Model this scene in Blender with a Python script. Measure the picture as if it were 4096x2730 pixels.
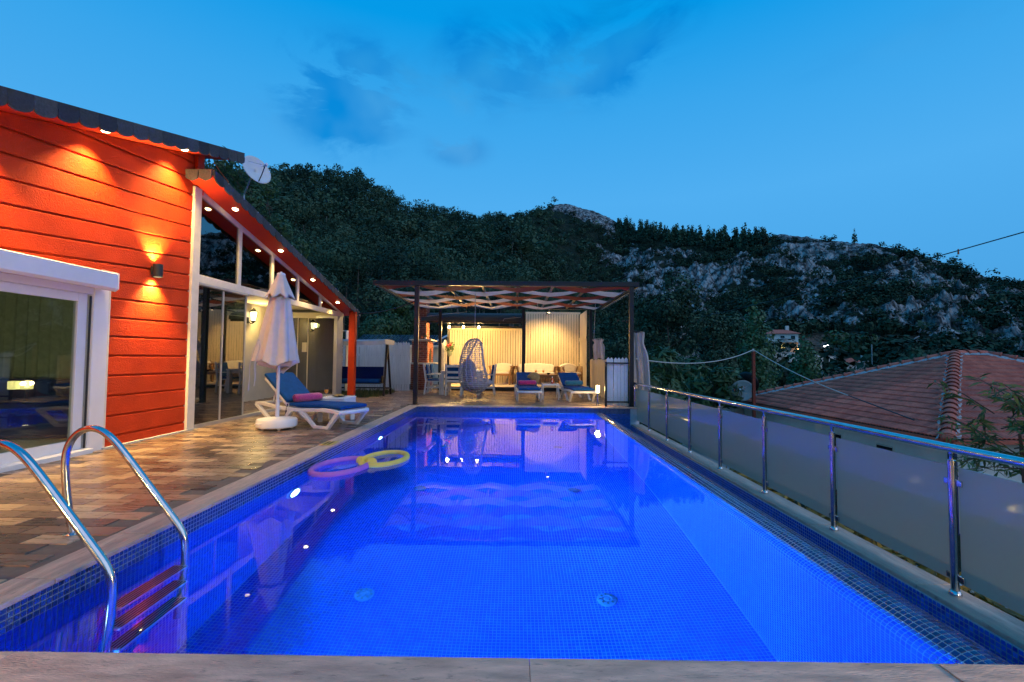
import bpy, bmesh, math, random
import numpy as np
from mathutils import Vector, Matrix, Euler
R = math.radians
rng = random.Random(7)
nrg = np.random.default_rng(11)
for o in list(bpy.data.objects): bpy.data.objects.remove(o)
SC = bpy.context.scene
COL = SC.collection

# ---------------------------------------------------------------- camera
cam_d = bpy.data.cameras.new('camera'); cam = bpy.data.objects.new('camera', cam_d); COL.objects.link(cam)
cam_d.sensor_width = 36.0; cam_d.lens = 16.0035; cam_d.clip_start = 0.05; cam_d.clip_end = 6000
cam.matrix_world = Matrix.Translation((0, 0, 1.15)) @ Matrix.Rotation(R(0.41), 4, 'Z') @ Matrix.Rotation(math.pi/2 + R(2.245), 4, 'X') @ Matrix.Rotation(R(0.5), 4, 'Z')
SC.camera = cam

# ---------------------------------------------------------------- sky, sun, exposure
SUN_EL, SUN_ROT = 1.5, 195.0
world = bpy.data.worlds.new('World'); SC.world = world; world.use_nodes = True
def build_world():
    nt = world.node_tree; N = nt.nodes; L = nt.links; N.clear()
    out = N.new('ShaderNodeOutputWorld'); bg = N.new('ShaderNodeBackground')
    sky = N.new('ShaderNodeTexSky'); sky.sky_type = 'NISHITA'; sky.sun_disc = False
    sky.sun_elevation = R(SUN_EL); sky.sun_rotation = R(SUN_ROT); sky.altitude = 300
    sky.air_density = 1.0; sky.dust_density = 0.2; sky.ozone_density = 5.0
    mul = N.new('ShaderNodeMix'); mul.data_type = 'RGBA'; mul.blend_type = 'MULTIPLY'; mul.inputs[0].default_value = 1.0
    L.new(sky.outputs[0], mul.inputs[6]); mul.inputs[7].default_value = (.75, 2.3, 3.0, 1)
    tc = N.new('ShaderNodeTexCoord'); vec = tc.outputs['Generated']
    # blue-hour dome: deep azure overhead, paler lower down, blended with the physical sky
    sp = N.new('ShaderNodeSeparateXYZ'); L.new(vec, sp.inputs[0]); gr = N.new('ShaderNodeValToRGB'); cr = gr.color_ramp
    els = [(0.0,(.060,.30,.62)),(.12,(.072,.36,.74)),(.32,(.080,.410,.825)),(.48,(.040,.365,.80)),(.60,(.001,.315,.775)),(1.0,(.002,.24,.66))]
    while len(cr.elements) < len(els): cr.elements.new(.5)
    for i, (p_, c_) in enumerate(els): cr.elements[i].position = p_; cr.elements[i].color = (*c_, 1)
    L.new(sp.outputs['Z'], gr.inputs[0])
    gs = N.new('ShaderNodeVectorMath'); gs.operation = 'SCALE'; gs.inputs['Scale'].default_value = 1.10/.15; L.new(gr.outputs[0], gs.inputs[0])
    bl2 = N.new('ShaderNodeMix'); bl2.data_type = 'RGBA'; bl2.inputs[0].default_value = .92; L.new(mul.outputs[2], bl2.inputs[6]); L.new(gs.outputs[0], bl2.inputs[7]); mul = bl2
    # a few loose evening clouds, placed by direction on the dome
    n1 = N.new('ShaderNodeTexNoise'); n1.inputs['Scale'].default_value = 5.0; n1.inputs['Detail'].default_value = 10; n1.inputs['Roughness'].default_value = .62; n1.inputs['Distortion'].default_value = .55
    mp = N.new('ShaderNodeMapping'); mp.inputs['Scale'].default_value = (1, 1, 2.2); L.new(vec, mp.inputs['Vector']); L.new(mp.outputs[0], n1.inputs['Vector'])
    def blob(d, sx, sz, gain):
        v = N.new('ShaderNodeVectorMath'); v.operation = 'SUBTRACT'; L.new(vec, v.inputs[0]); v.inputs[1].default_value = d
        v2 = N.new('ShaderNodeVectorMath'); v2.operation = 'MULTIPLY'; L.new(v.outputs[0], v2.inputs[0]); v2.inputs[1].default_value = (1/sx, .6/sx, 1/sz)
        ln = N.new('ShaderNodeVectorMath'); ln.operation = 'LENGTH'; L.new(v2.outputs[0], ln.inputs[0])
        mr = N.new('ShaderNodeMapRange'); mr.interpolation_type = 'SMOOTHSTEP'
        mr.inputs[1].default_value = 1.0; mr.inputs[2].default_value = 0.0; mr.inputs[3].default_value = 0; mr.inputs[4].default_value = gain
        L.new(ln.outputs['Value'], mr.inputs[0]); return mr.outputs[0]
    bl = [blob((-.33, .812, .475), .17, .12, 2.4), blob((-.26, .82, .515), .14, .08, 1.5), blob((-.055, .837, .545), .16, .10, 2.0), blob((.115, .82, .56), .18, .11, 2.0), blob((.22, .78, .585), .14, .08, 1.6), blob((-.12, .90, .419), .09, .04, 2.0), blob((-.34, .856, .389), .045, .03, 1.0),
          blob((.62, .62, .48), .25, .04, .25), blob((-.9, .1, .45), .35, .12, .8), blob((.3, -.8, .5), .5, .14, .9), blob((.95, -.1, .35), .3, .08, .7)]
    s = bl[0]
    for b in bl[1:]:
        a = N.new('ShaderNodeMath'); a.operation = 'ADD'; L.new(s, a.inputs[0]); L.new(b, a.inputs[1]); s = a.outputs[0]
    a = N.new('ShaderNodeMath'); a.operation = 'MULTIPLY'; L.new(s, a.inputs[0])
    nr = N.new('ShaderNodeMapRange'); nr.inputs[1].default_value = .43; nr.inputs[2].default_value = .58; L.new(n1.outputs['Fac'], nr.inputs[0]); L.new(nr.outputs[0], a.inputs[1])
    cl = N.new('ShaderNodeMath'); cl.operation = 'MINIMUM'; L.new(a.outputs[0], cl.inputs[0]); cl.inputs[1].default_value = 1.0
    # the tops of the clouds are paler than their bases
    n2 = N.new('ShaderNodeTexNoise'); n2.inputs['Scale'].default_value = 3.2; n2.inputs['Detail'].default_value = 4; L.new(vec, n2.inputs['Vector'])
    rp = N.new('ShaderNodeValToRGB'); rp.color_ramp.elements[0].position = .42; rp.color_ramp.elements[0].color = (.05, .66, .84, 1)
    rp.color_ramp.elements[1].position = .62; rp.color_ramp.elements[1].color = (1.55, 1.0, .93, 1); L.new(n2.outputs['Fac'], rp.inputs[0])
    cm = N.new('ShaderNodeMix'); cm.data_type = 'RGBA'; cm.blend_type = 'MULTIPLY'
    L.new(cl.outputs[0], cm.inputs[0]); L.new(mul.outputs[2], cm.inputs[6]); L.new(rp.outputs[0], cm.inputs[7])
    L.new(cm.outputs[2], bg.inputs[0]); bg.inputs[1].default_value = 0.15
    L.new(bg.outputs[0], out.inputs[0])
build_world()
# the last glow of the sun below the ridge behind the camera: weak and very soft
sd = bpy.data.lights.new('sun', 'SUN'); sd.energy = .75; sd.angle = R(70); sd.color = (1.0, .78, .72)
sun = bpy.data.objects.new('sun', sd); COL.objects.link(sun); sun.rotation_euler = (R(58), 0, R(52))
SC.view_settings.view_transform = 'Standard'; SC.view_settings.look = 'None'; SC.view_settings.gamma = 1; SC.view_settings.exposure = 0.0
SC.view_settings.use_curve_mapping = False
cy = SC.cycles
cy.use_denoising = True
try: cy.denoiser = 'OPENIMAGEDENOISE'; cy.denoising_input_passes = 'RGB_ALBEDO_NORMAL'; cy.denoising_prefilter = 'ACCURATE'
except Exception: pass
cy.max_bounces = 10; cy.diffuse_bounces = 4; cy.glossy_bounces = 5; cy.transmission_bounces = 8; cy.transparent_max_bounces = 12
cy.sample_clamp_indirect = 6.0; cy.caustics_refractive = True; cy.caustics_reflective = False; cy.blur_glossy = 0.5
try: cy.use_light_tree = True
except Exception: pass

# ---------------------------------------------------------------- mesh helpers
class MB:
    def __init__(s): s.v = []; s.f = []; s.t = []; s.tone = None
    def add(s, vs, fs, tone=None):
        b = len(s.v); s.v += [tuple(p) for p in vs]; s.f += [tuple(i + b for i in q) for q in fs]
        s.t += [tone if tone is not None else (s.tone if s.tone is not None else .5)] * len(fs); return s
    def box(s, c, d, rz=0.0, rot=None, tone=None):
        x, y, z = d[0]/2, d[1]/2, d[2]/2
        vs = [Vector(p) for p in ((-x,-y,-z),(x,-y,-z),(x,y,-z),(-x,y,-z),(-x,-y,z),(x,-y,z),(x,y,z),(-x,y,z))]
        m = rot if rot is not None else Matrix.Rotation(rz, 3, 'Z')
        c = Vector(c)
        return s.add([m @ p + c for p in vs], [(3,2,1,0),(4,5,6,7),(0,1,5,4),(1,2,6,5),(2,3,7,6),(3,0,4,7)], tone)
    def bb(s, a, b, tone=None):
        return s.box([(a[i]+b[i])/2 for i in range(3)], [abs(b[i]-a[i]) for i in range(3)], tone=tone)
    def bar(s, p0, p1, w, h, up=(0,0,1), tone=None):
        p0, p1 = Vector(p0), Vector(p1); d = p1-p0; L = d.length; d.normalize(); u = Vector(up)
        r = d.cross(u)
        if r.length < 1e-4: r = d.cross(Vector((1,0,0)))
        r.normalize(); u = r.cross(d)
        m = Matrix((d, r, u)).transposed()
        return s.box((p0+p1)/2, (L, w, h), rot=m, tone=tone)
    def tube(s, pts, r, n=8, closed=False, caps=True, sq=1.0, tone=None):
        pts = [Vector(p) for p in pts]; K = len(pts); rr = r if isinstance(r, (list, tuple)) else [r]*K
        prev = None; rings = []
        for i, p in enumerate(pts):
            if closed: t = pts[(i+1) % K]-pts[i-1]
            else: t = pts[min(i+1, K-1)]-pts[max(i-1, 0)]
            if t.length < 1e-9: t = Vector((0,0,1))
            t.normalize()
            if prev is None:
                a = Vector((0,0,1)) if abs(t.z) < .9 else Vector((1,0,0)); u = t.cross(a); u.normalize()
            else:
                u = prev-t*prev.dot(t); u.normalize()
            prev = u; w = t.cross(u)
            rings.append([p+(u*math.cos(2*math.pi*k/n)+w*(math.sin(2*math.pi*k/n)*sq))*rr[i] for k in range(n)])
        vs = [q for g in rings for q in g]; fs = []
        for i in range(K if closed else K-1):
            j = (i+1) % K
            for k in range(n): fs.append((i*n+k, i*n+(k+1) % n, j*n+(k+1) % n, j*n+k))
        if caps and not closed: fs.append(tuple(range(n-1, -1, -1))); fs.append(tuple((K-1)*n+k for k in range(n)))
        return s.add(vs, fs, tone)
    def cyl(s, p0, p1, r0, r1=None, n=12, tone=None): return s.tube([p0, p1], [r0, r0 if r1 is None else r1], n, tone=tone)
    def lathe(s, prof, n=20, c=(0,0,0), fn=None, caps=True, tone=None):
        vs = []; fs = []; K = len(prof)
        for i, (r, z) in enumerate(prof):
            for k in range(n):
                a = 2*math.pi*k/n; q = (r*math.cos(a), r*math.sin(a), z)
                if fn: q = fn(i, a, r, z)
                vs.append((q[0]+c[0], q[1]+c[1], q[2]+c[2]))
        for i in range(K-1):
            for k in range(n): fs.append((i*n+k, i*n+(k+1) % n, (i+1)*n+(k+1) % n, (i+1)*n+k))
        if caps: fs.append(tuple(range(n-1, -1, -1))); fs.append(tuple((K-1)*n+k for k in range(n)))
        return s.add(vs, fs, tone)
    def prism(s, poly, axis, a, b, tone=None):
        "poly of 2-d points: axis 'x' -> (y,z), 'y' -> (x,z), 'z' -> (x,y)"
        f = {'x': lambda p, t: (t, p[0], p[1]), 'y': lambda p, t: (p[0], t, p[1]), 'z': lambda p, t: (p[0], p[1], t)}[axis]
        n = len(poly); vs = [f(p, a) for p in poly]+[f(p, b) for p in poly]
        fs = [tuple(range(n-1, -1, -1)), tuple(range(n, 2*n))]+[(i, (i+1) % n, (i+1) % n+n, i+n) for i in range(n)]
        return s.add(vs, fs, tone)
    def ball(s, c, r, n=10, sc=(1,1,1), tone=None):
        m = n//2; prof = [(max(1e-4, math.sin(math.pi*i/m)), -math.cos(math.pi*i/m)) for i in range(m+1)]
        return s.lathe(prof, n, c, fn=lambda i, a, q, z: (q*math.cos(a)*r*sc[0], q*math.sin(a)*r*sc[1], z*r*sc[2]), tone=tone)
    def mesh(s, name, mat, smooth=False):
        me = bpy.data.meshes.new(name); me.from_pydata(s.v, [], s.f)
        bm = bmesh.new(); bm.from_mesh(me); bmesh.ops.recalc_face_normals(bm, faces=bm.faces); bm.to_mesh(me); bm.free()
        at = me.attributes.new('tone', 'FLOAT', 'FACE'); at.data.foreach_set('value', s.t)
        if mat is not None: me.materials.append(mat)
        if smooth:
            me.polygons.foreach_set('use_smooth', [True]*len(me.polygons)); me.set_sharp_from_angle(angle=R(40))
        me.update(); return me
    def build(s, name, mat, parent=None, smooth=False, bevel=0, seg=2, sub=0):
        o = bpy.data.objects.new(name, s.mesh(name, mat, smooth)); COL.objects.link(o)
        if parent is not None: o.parent = parent
        if bevel:
            m = o.modifiers.new('bevel', 'BEVEL'); m.width = bevel; m.segments = seg; m.limit_method = 'ANGLE'; m.angle_limit = R(35)
        if sub:
            m = o.modifiers.new('sub', 'SUBSURF'); m.levels = sub; m.render_levels = sub
        return o
def link(name, me, parent=None, loc=None, rz=0.0):
    o = bpy.data.objects.new(name, me); COL.objects.link(o)
    if parent is not None: o.parent = parent
    if loc is not None: o.location = loc
    if rz: o.rotation_euler = (0, 0, rz)
    return o
def np_mesh(name, V, F, mat, tone=None, smooth=False):
    "fast mesh from numpy quads"
    me = bpy.data.meshes.new(name); V = np.asarray(V, np.float32); F = np.asarray(F, np.int32); k = F.shape[1]
    me.vertices.add(len(V)); me.vertices.foreach_set('co', V.ravel())
    me.loops.add(F.size); me.loops.foreach_set('vertex_index', F.ravel())
    me.polygons.add(len(F)); me.polygons.foreach_set('loop_start', np.arange(0, F.size, k, dtype=np.int32))
    try: me.polygons.foreach_set('loop_total', np.full(len(F), k, np.int32))
    except Exception: pass
    if tone is not None:
        at = me.attributes.new('tone', 'FLOAT', 'FACE'); at.data.foreach_set('value', np.asarray(tone, np.float32))
    if smooth: me.polygons.foreach_set('use_smooth', np.ones(len(F), bool))
    me.materials.append(mat); me.update(calc_edges=True); me.validate(); return me
def thing(name, label, cat, loc=(0,0,0), rz=0.0, group=None):
    o = bpy.data.objects.new(name, None); COL.objects.link(o); o.empty_display_size = .1
    o.location = loc; o.rotation_euler = (0, 0, rz); return tag(o, label, cat, group)
def tag(o, label=None, cat=None, group=None, kind=None):
    if label: o['label'] = label
    if cat: o['category'] = cat
    if group: o['group'] = group
    if kind: o['kind'] = kind
    return o
def copy_tree(o, parent=None):
    c = o.copy(); COL.objects.link(c); c.parent = parent
    for ch in [x for x in bpy.data.objects if x.parent == o]: copy_tree(ch, c)
    return c
def lamp(name, kind, loc, power, color, parent=None, size=.03, direction=None, spot=None, blend=.6):
    d = bpy.data.lights.new(name, kind); d.energy = power; d.color = color
    if kind == 'AREA': d.shape = 'DISK'; d.size = size*2
    else: d.shadow_soft_size = size
    if spot: d.spot_size = R(spot); d.spot_blend = blend
    o = bpy.data.objects.new(name, d); COL.objects.link(o); o.location = loc
    if direction is not None: o.rotation_euler = Vector(direction).to_track_quat('-Z', 'Y').to_euler()
    if parent is not None: o.parent = parent
    return o

# ---------------------------------------------------------------- materials
def mat(name, base=(.5,.5,.5), rough=.5, metal=0.0, var=0.0, vs=6.0, vd=4.0, bump=0.0, bs=60.0, emit=None, es=1.0, tones=None, spec=.5, stretch=(1,1,1), sheen=0.0, trans=0.0, var2=None, coat=0.0, dirt=None, rv=0.0):
    m = bpy.data.materials.new(name); m.use_nodes = True; nt = m.node_tree; N = nt.nodes; L = nt.links
    b = N['Principled BSDF']; b.inputs['Roughness'].default_value = rough; b.inputs['Metallic'].default_value = metal
    b.inputs['Specular IOR Level'].default_value = spec
    if coat: b.inputs['Coat Weight'].default_value = coat; b.inputs['Coat Roughness'].default_value = .08
    if sheen: b.inputs['Sheen Weight'].default_value = sheen
    tc = N.new('ShaderNodeTexCoord'); mp = N.new('ShaderNodeMapping'); mp.inputs['Scale'].default_value = stretch
    oi = N.new('ShaderNodeObjectInfo'); sc = N.new('ShaderNodeVectorMath'); sc.operation = 'SCALE'; sc.inputs[0].default_value = (7.3, 3.1, 5.7); L.new(oi.outputs['Random'], sc.inputs['Scale'])
    ad = N.new('ShaderNodeVectorMath'); ad.operation = 'ADD'; L.new(tc.outputs['Object'], ad.inputs[0]); L.new(sc.outputs[0], ad.inputs[1])
    L.new(ad.outputs[0], mp.inputs['Vector']); co = mp.outputs[0]
    if tones:
        at = N.new('ShaderNodeAttribute'); at.attribute_name = 'tone'; rp = N.new('ShaderNodeValToRGB'); cr = rp.color_ramp
        cr.interpolation = 'LINEAR'
        while len(cr.elements) < len(tones): cr.elements.new(.5)
        for i, c in enumerate(tones): cr.elements[i].position = i/(len(tones)-1); cr.elements[i].color = (*c, 1)
        L.new(at.outputs['Fac'], rp.inputs[0]); col = rp.outputs[0]
    else:
        rgb = N.new('ShaderNodeRGB'); rgb.outputs[0].default_value = (*base, 1); col = rgb.outputs[0]
    if var:
        n = N.new('ShaderNodeTexNoise'); n.inputs['Scale'].default_value = vs; n.inputs['Detail'].default_value = vd; n.inputs['Roughness'].default_value = .6; L.new(co, n.inputs['Vector'])
        mr = N.new('ShaderNodeMapRange'); mr.inputs[1].default_value = .3; mr.inputs[2].default_value = .7; mr.inputs[3].default_value = 1-var; mr.inputs[4].default_value = 1+var; L.new(n.outputs['Fac'], mr.inputs[0])
        mx = N.new('ShaderNodeMix'); mx.data_type = 'RGBA'; mx.blend_type = 'MULTIPLY'; mx.inputs[0].default_value = 1
        L.new(col, mx.inputs[6]); L.new(mr.outputs[0], mx.inputs[7]); col = mx.outputs[2]
        if rv:
            r2 = N.new('ShaderNodeMapRange'); r2.inputs[1].default_value = .3; r2.inputs[2].default_value = .7; r2.inputs[3].default_value = rough-rv; r2.inputs[4].default_value = rough+rv
            L.new(n.outputs['Fac'], r2.inputs[0]); L.new(r2.outputs[0], b.inputs['Roughness'])
    if dirt:
        n3 = N.new('ShaderNodeTexNoise'); n3.inputs['Scale'].default_value = dirt[1]; n3.inputs['Detail'].default_value = 8; n3.inputs['Roughness'].default_value = .7; L.new(co, n3.inputs['Vector'])
        m3 = N.new('ShaderNodeMapRange'); m3.inputs[1].default_value = dirt[2]; m3.inputs[2].default_value = dirt[2]+.12; L.new(n3.outputs['Fac'], m3.inputs[0])
        x3 = N.new('ShaderNodeMix'); x3.data_type = 'RGBA'; L.new(m3.outputs[0], x3.inputs[0]); L.new(col, x3.inputs[6]); x3.inputs[7].default_value = (*dirt[0], 1); col = x3.outputs[2]
    L.new(col, b.inputs['Base Color'])
    if bump:
        n2 = N.new('ShaderNodeTexNoise'); n2.inputs['Scale'].default_value = bs; n2.inputs['Detail'].default_value = 4; L.new(co, n2.inputs['Vector'])
        bp = N.new('ShaderNodeBump'); bp.inputs['Strength'].default_value = bump; bp.inputs['Distance'].default_value = .01; L.new(n2.outputs['Fac'], bp.inputs['Height']); L.new(bp.outputs[0], b.inputs['Normal'])
    if emit: b.inputs['Emission Color'].default_value = (*emit, 1); b.inputs['Emission Strength'].default_value = es
    if trans:
        tr = N.new('ShaderNodeBsdfTranslucent'); L.new(col, tr.inputs[0]); ms = N.new('ShaderNodeMixShader'); ms.inputs[0].default_value = trans
        L.new(b.outputs[0], ms.inputs[1]); L.new(tr.outputs[0], ms.inputs[2]); L.new(ms.outputs[0], N['Material Output'].inputs[0])
    return m
def glass_pane(name, tint, ior, rough=0.0, frost=None):
    m = bpy.data.materials.new(name); m.use_nodes = True; nt = m.node_tree; N = nt.nodes; L = nt.links; N.remove(N['Principled BSDF'])
    r0 = ((ior-1)/(ior+1))**2; lw = N.new('ShaderNodeLayerWeight'); lw.inputs[0].default_value = .5
    pw = N.new('ShaderNodeMath'); pw.operation = 'POWER'; L.new(lw.outputs['Facing'], pw.inputs[0]); pw.inputs[1].default_value = 4.0
    fr = N.new('ShaderNodeMath'); fr.operation = 'MULTIPLY_ADD'; L.new(pw.outputs[0], fr.inputs[0]); fr.inputs[1].default_value = 1-r0; fr.inputs[2].default_value = r0
    gl = N.new('ShaderNodeBsdfAnisotropic'); gl.inputs['Roughness'].default_value = rough; gl.inputs[0].default_value = (1, 1, 1, 1)
    tr = N.new('ShaderNodeBsdfTransparent'); tr.inputs[0].default_value = (*tint, 1); base = tr.outputs[0]
    if frost:
        df = N.new('ShaderNodeBsdfDiffuse'); df.inputs[0].default_value = (*frost[0], 1)
        tl = N.new('ShaderNodeBsdfTranslucent'); tl.inputs[0].default_value = (*frost[0], 1)
        m1 = N.new('ShaderNodeMixShader'); m1.inputs[0].default_value = frost[1]; L.new(df.outputs[0], m1.inputs[1]); L.new(tl.outputs[0], m1.inputs[2])
        m2 = N.new('ShaderNodeMixShader'); m2.inputs[0].default_value = frost[2]; L.new(m1.outputs[0], m2.inputs[1]); L.new(tr.outputs[0], m2.inputs[2]); base = m2.outputs[0]
    mx = N.new('ShaderNodeMixShader'); L.new(fr.outputs[0], mx.inputs[0]); L.new(base, mx.inputs[1]); L.new(gl.outputs[0], mx.inputs[2])
    L.new(mx.outputs[0], N['Material Output'].inputs[0]); return m
WARM = (1.0, .64, .19); WARM2 = (1.0, .63, .21)
K = {}
K['red'] = mat('red_render', (.54, .044, .008), .62, var=.16, vs=2.2, vd=7, bump=.8, bs=70, spec=.15, dirt=((.40,.024,.008), 3.5, .60))
K['red_smooth'] = mat('red_soffit', (.58, .042, .010), .55, var=.08, vs=3, spec=.2)
K['shingle'] = mat('roof_shingle', (.045,.05,.052), .9, var=.35, vs=40, bump=.6, bs=180, tones=[(.03,.035,.038),(.06,.065,.065),(.085,.09,.088)])
K['trim'] = mat('cream_trim', (.72,.66,.55), .55, var=.08, vs=8, bump=.15, bs=60)
K['upvc'] = mat('white_upvc', (.78,.78,.80), .3, var=.04, vs=4)
K['alu'] = mat('grey_aluminium', (.50,.50,.50), .38, .55, var=.06, vs=5)
K['cream_wall'] = mat('cream_render', (.66,.60,.47), .8, var=.06, vs=3, bump=.25, bs=90)
K['ceil'] = mat('ceiling_board', (.70,.64,.50), .75, var=.05, vs=3)
K['glass'] = glass_pane('window_glass', (.72,.78,.74), 1.7)
K['glass_dark'] = glass_pane('tinted_glass', (.16,.2,.2), 2.7)
K['clear'] = glass_pane('drinking_glass', (.93,.95,.95), 1.45)
K['frost'] = glass_pane('frosted_glass', (.6,.7,.75), 1.42, .03, ((.40,.52,.46), .42, .10))
K['steel'] = mat('stainless_steel', (.58,.58,.58), .16, 1.0, var=.08, vs=20, rv=.06)
K['tread'] = mat('steel_tread', (.50,.50,.54), .55, .2, var=.15, vs=30)
K['black'] = mat('black_steel', (.010,.010,.012), .42, .1, var=.2, vs=6)
K['blackmat'] = mat('black_plastic', (.02,.02,.022), .5)
K['deck'] = mat('deck_tile', (.3,.2,.13), .31, var=.20, vs=5, vd=8, bump=.06, bs=18, stretch=(1,7,1), rv=.10,
                tones=[(.065,.044,.034),(.115,.075,.053),(.18,.118,.08),(.23,.152,.098),(.15,.096,.075),(.32,.215,.13),(.42,.31,.20)])
K['grout'] = mat('deck_grout', (.13,.11,.09), .85, var=.2, vs=20)
K['trav'] = mat('travertine', (.50,.365,.27), .5, var=.34, vs=5.0, vd=12, bump=.5, bs=45, stretch=(5,.6,1), dirt=((.24,.17,.125), 18, .565), rv=.12)
K['trav_x'] = mat('travertine_cross', (.62,.41,.29), .5, var=.34, vs=5.0, vd=12, bump=.5, bs=45, stretch=(.9,4.0,1), dirt=((.25,.175,.13), 16, .565), rv=.12)
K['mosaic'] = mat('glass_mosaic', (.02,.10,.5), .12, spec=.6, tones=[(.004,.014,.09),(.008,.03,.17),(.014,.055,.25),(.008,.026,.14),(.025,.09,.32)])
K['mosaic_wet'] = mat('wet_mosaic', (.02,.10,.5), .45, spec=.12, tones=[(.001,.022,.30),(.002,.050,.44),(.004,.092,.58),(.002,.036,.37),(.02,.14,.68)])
K['mosgrout'] = mat('mosaic_grout', (.52,.57,.62), .8, var=.1, vs=30)
K['white'] = mat('white_plastic', (.78,.77,.76), .38, var=.05, vs=6, dirt=((.55,.52,.48), 7, .70))
K['inlet'] = mat('grey_plastic', (.07,.11,.20), .5)
K['whitewood'] = mat('white_painted_wood', (.70,.69,.66), .6, var=.14, vs=5, vd=7, bump=.3, bs=30, stretch=(6,6,.6), dirt=((.45,.42,.37), 6, .66))
K['slat'] = mat('painted_slat', (.68,.56,.37), .6, var=.12, vs=4, vd=6, bump=.25, bs=25, stretch=(6,6,.5), dirt=((.46,.40,.32), 7, .69))
K['teak'] = mat('teak_wood', (.30,.155,.06), .5, var=.3, vs=5, bump=.2, bs=30, stretch=(2,2,8))
K['blue'] = mat('blue_cushion_fabric', (.005,.070,.25), .9, var=.14, vs=9, bump=.5, bs=380, spec=.2)
K['navy'] = mat('navy_cushion_fabric', (.004,.016,.10), .9, var=.14, vs=9, bump=.5, bs=380, spec=.2)
K['canvas'] = mat('parasol_canvas', (.70,.64,.60), .85, var=.08, vs=6, bump=.35, bs=260, trans=.12, dirt=((.50,.43,.38), 4, .68))
K['cream_fab'] = mat('cream_cushion_fabric', (.78,.71,.56), .9, var=.05, vs=10, bump=.5, bs=14)
K['pink'] = mat('pink_towel', (.62,.03,.22), .95, var=.2, vs=30, bump=1.0, bs=300, sheen=.6)
K['teal'] = mat('teal_towel', (.012,.20,.30), .95, var=.2, vs=30, bump=1.0, bs=300, sheen=.6)
K['rattan'] = mat('grey_rattan', (.46,.45,.47), .5, var=.15, vs=18, bump=.3, bs=120)
K['brick'] = mat('red_brick', (.3,.09,.05), .85, var=.3, vs=14, bump=.6, bs=50, tones=[(.17,.045,.03),(.25,.065,.04),(.31,.09,.05),(.21,.055,.035)])
K['mortar'] = mat('mortar', (.36,.27,.21), .9, var=.2, vs=20, bump=.4, bs=60)
K['stone_slab'] = mat('marble_slab', (.62,.56,.47), .4, var=.15, vs=5)
K['terra'] = mat('terracotta', (.42,.13,.06), .8, var=.2, vs=10)
K['roof_tile'] = mat('clay_roof_tile', (.3,.1,.07), .75, var=.22, vs=7, bump=.3, bs=60, tones=[(.42,.085,.05),(.54,.115,.066),(.64,.15,.085),(.47,.095,.056)])
K['mortar_grey'] = mat('grey_mortar', (.42,.42,.42), .95, var=.25, vs=16, bump=.8, bs=50)
K['blue_roof'] = mat('blue_roof_tile', (.03,.09,.17), .55, var=.2, vs=8)
K['house_white'] = mat('off_white_render', (.70,.67,.60), .85, var=.08, vs=1.6, bump=.2, bs=40)
K['concrete'] = mat('pale_concrete', (.42,.40,.37), .9, var=.2, vs=1.2, bump=.3, bs=20)
K['window_dark'] = mat('dark_window', (.012,.015,.018), .12)
K['rust'] = mat('rusty_red_pole', (.24,.035,.016), .6, var=.3, vs=12)
K['leaf'] = mat('leaves', (.05,.1,.03), .55, tones=[(.018,.045,.016),(.040,.09,.028),(.07,.14,.045),(.10,.18,.065)], trans=.25)
K['leaf_pop'] = mat('poplar_leaves', (.06,.12,.04), .5, tones=[(.05,.11,.04),(.085,.17,.06),(.13,.23,.085)], trans=.25)
K['leaf_pine'] = mat('pine_needles', (.03,.06,.03), .75, tones=[(.011,.027,.018),(.028,.062,.035),(.058,.108,.055),(.10,.142,.075)], trans=.12, spec=.25)
K['scrub'] = mat('maquis_scrub', (.02,.04,.02), .8, tones=[(.007,.019,.012),(.017,.039,.022),(.033,.063,.032),(.06,.09,.046)], spec=.2)
K['leaf_lamplit'] = mat('lamplit_yellow_leaves', (.4,.28,.04), .6, tones=[(.20,.14,.02),(.42,.28,.04),(.10,.10,.02)], trans=.3)  # the yellow of lamp light is put into this leaf colour
K['leaf_long'] = mat('oleander_leaves', (.06,.1,.03), .5, tones=[(.03,.07,.022),(.08,.13,.035),(.22,.27,.08)], trans=.3)
K['bark'] = mat('bark', (.075,.052,.04), .9, var=.4, vs=6, bump=.8, bs=18, stretch=(4,4,.7))
K['bark_pale'] = mat('pale_bark', (.22,.19,.16), .9, var=.3, vs=6, bump=.6, bs=18, stretch=(4,4,.7))
K['soil'] = mat('garden_soil', (.07,.05,.035), .95, var=.4, vs=5, bump=.8, bs=30)
K['grass'] = mat('grass_blades', (.04,.08,.02), .6, tones=[(.03,.055,.015),(.06,.10,.025),(.14,.11,.035)], trans=.2)
K['orange_juice'] = mat('orange_juice', (.85,.30,.02), .2, emit=None)
K['dark_bowl'] = mat('dark_ceramic', (.012,.012,.014), .2)
K['snack'] = mat('crisps', (.55,.36,.12), .7, var=.3, vs=60)
K['red_flower'] = mat('red_petals', (.5,.01,.02), .7, var=.3, vs=40)
K['straw'] = mat('straw_hat', (.45,.30,.12), .85, var=.25, vs=40, bump=.6, bs=200)
K['foam_p'] = mat('purple_foam', (.46,.15,.50), .75, var=.08, vs=10, bump=.2, bs=200)
K['foam_y'] = mat('yellow_foam', (.80,.62,.10), .75, var=.08, vs=10, bump=.2, bs=200)
K['bottle'] = mat('red_bottle', (.45,.03,.02), .15, var=.1, vs=20)
K['bottle_label'] = mat('bottle_label', (.75,.72,.68), .6)
K['bottle_green'] = mat('green_bottle', (.02,.09,.05), .12)
K['curtain'] = mat('room_curtain', (.42,.46,.34), .9, var=.15, vs=10, bump=.3, bs=200)
K['sofa_blue'] = mat('room_sofa', (.03,.03,.16), .9, var=.1)
K['yellow_sign'] = mat('yellow_plate', (.55,.40,.05), .4)
K['wire_w'] = mat('white_cable', (.55,.52,.48), .6)
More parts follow.
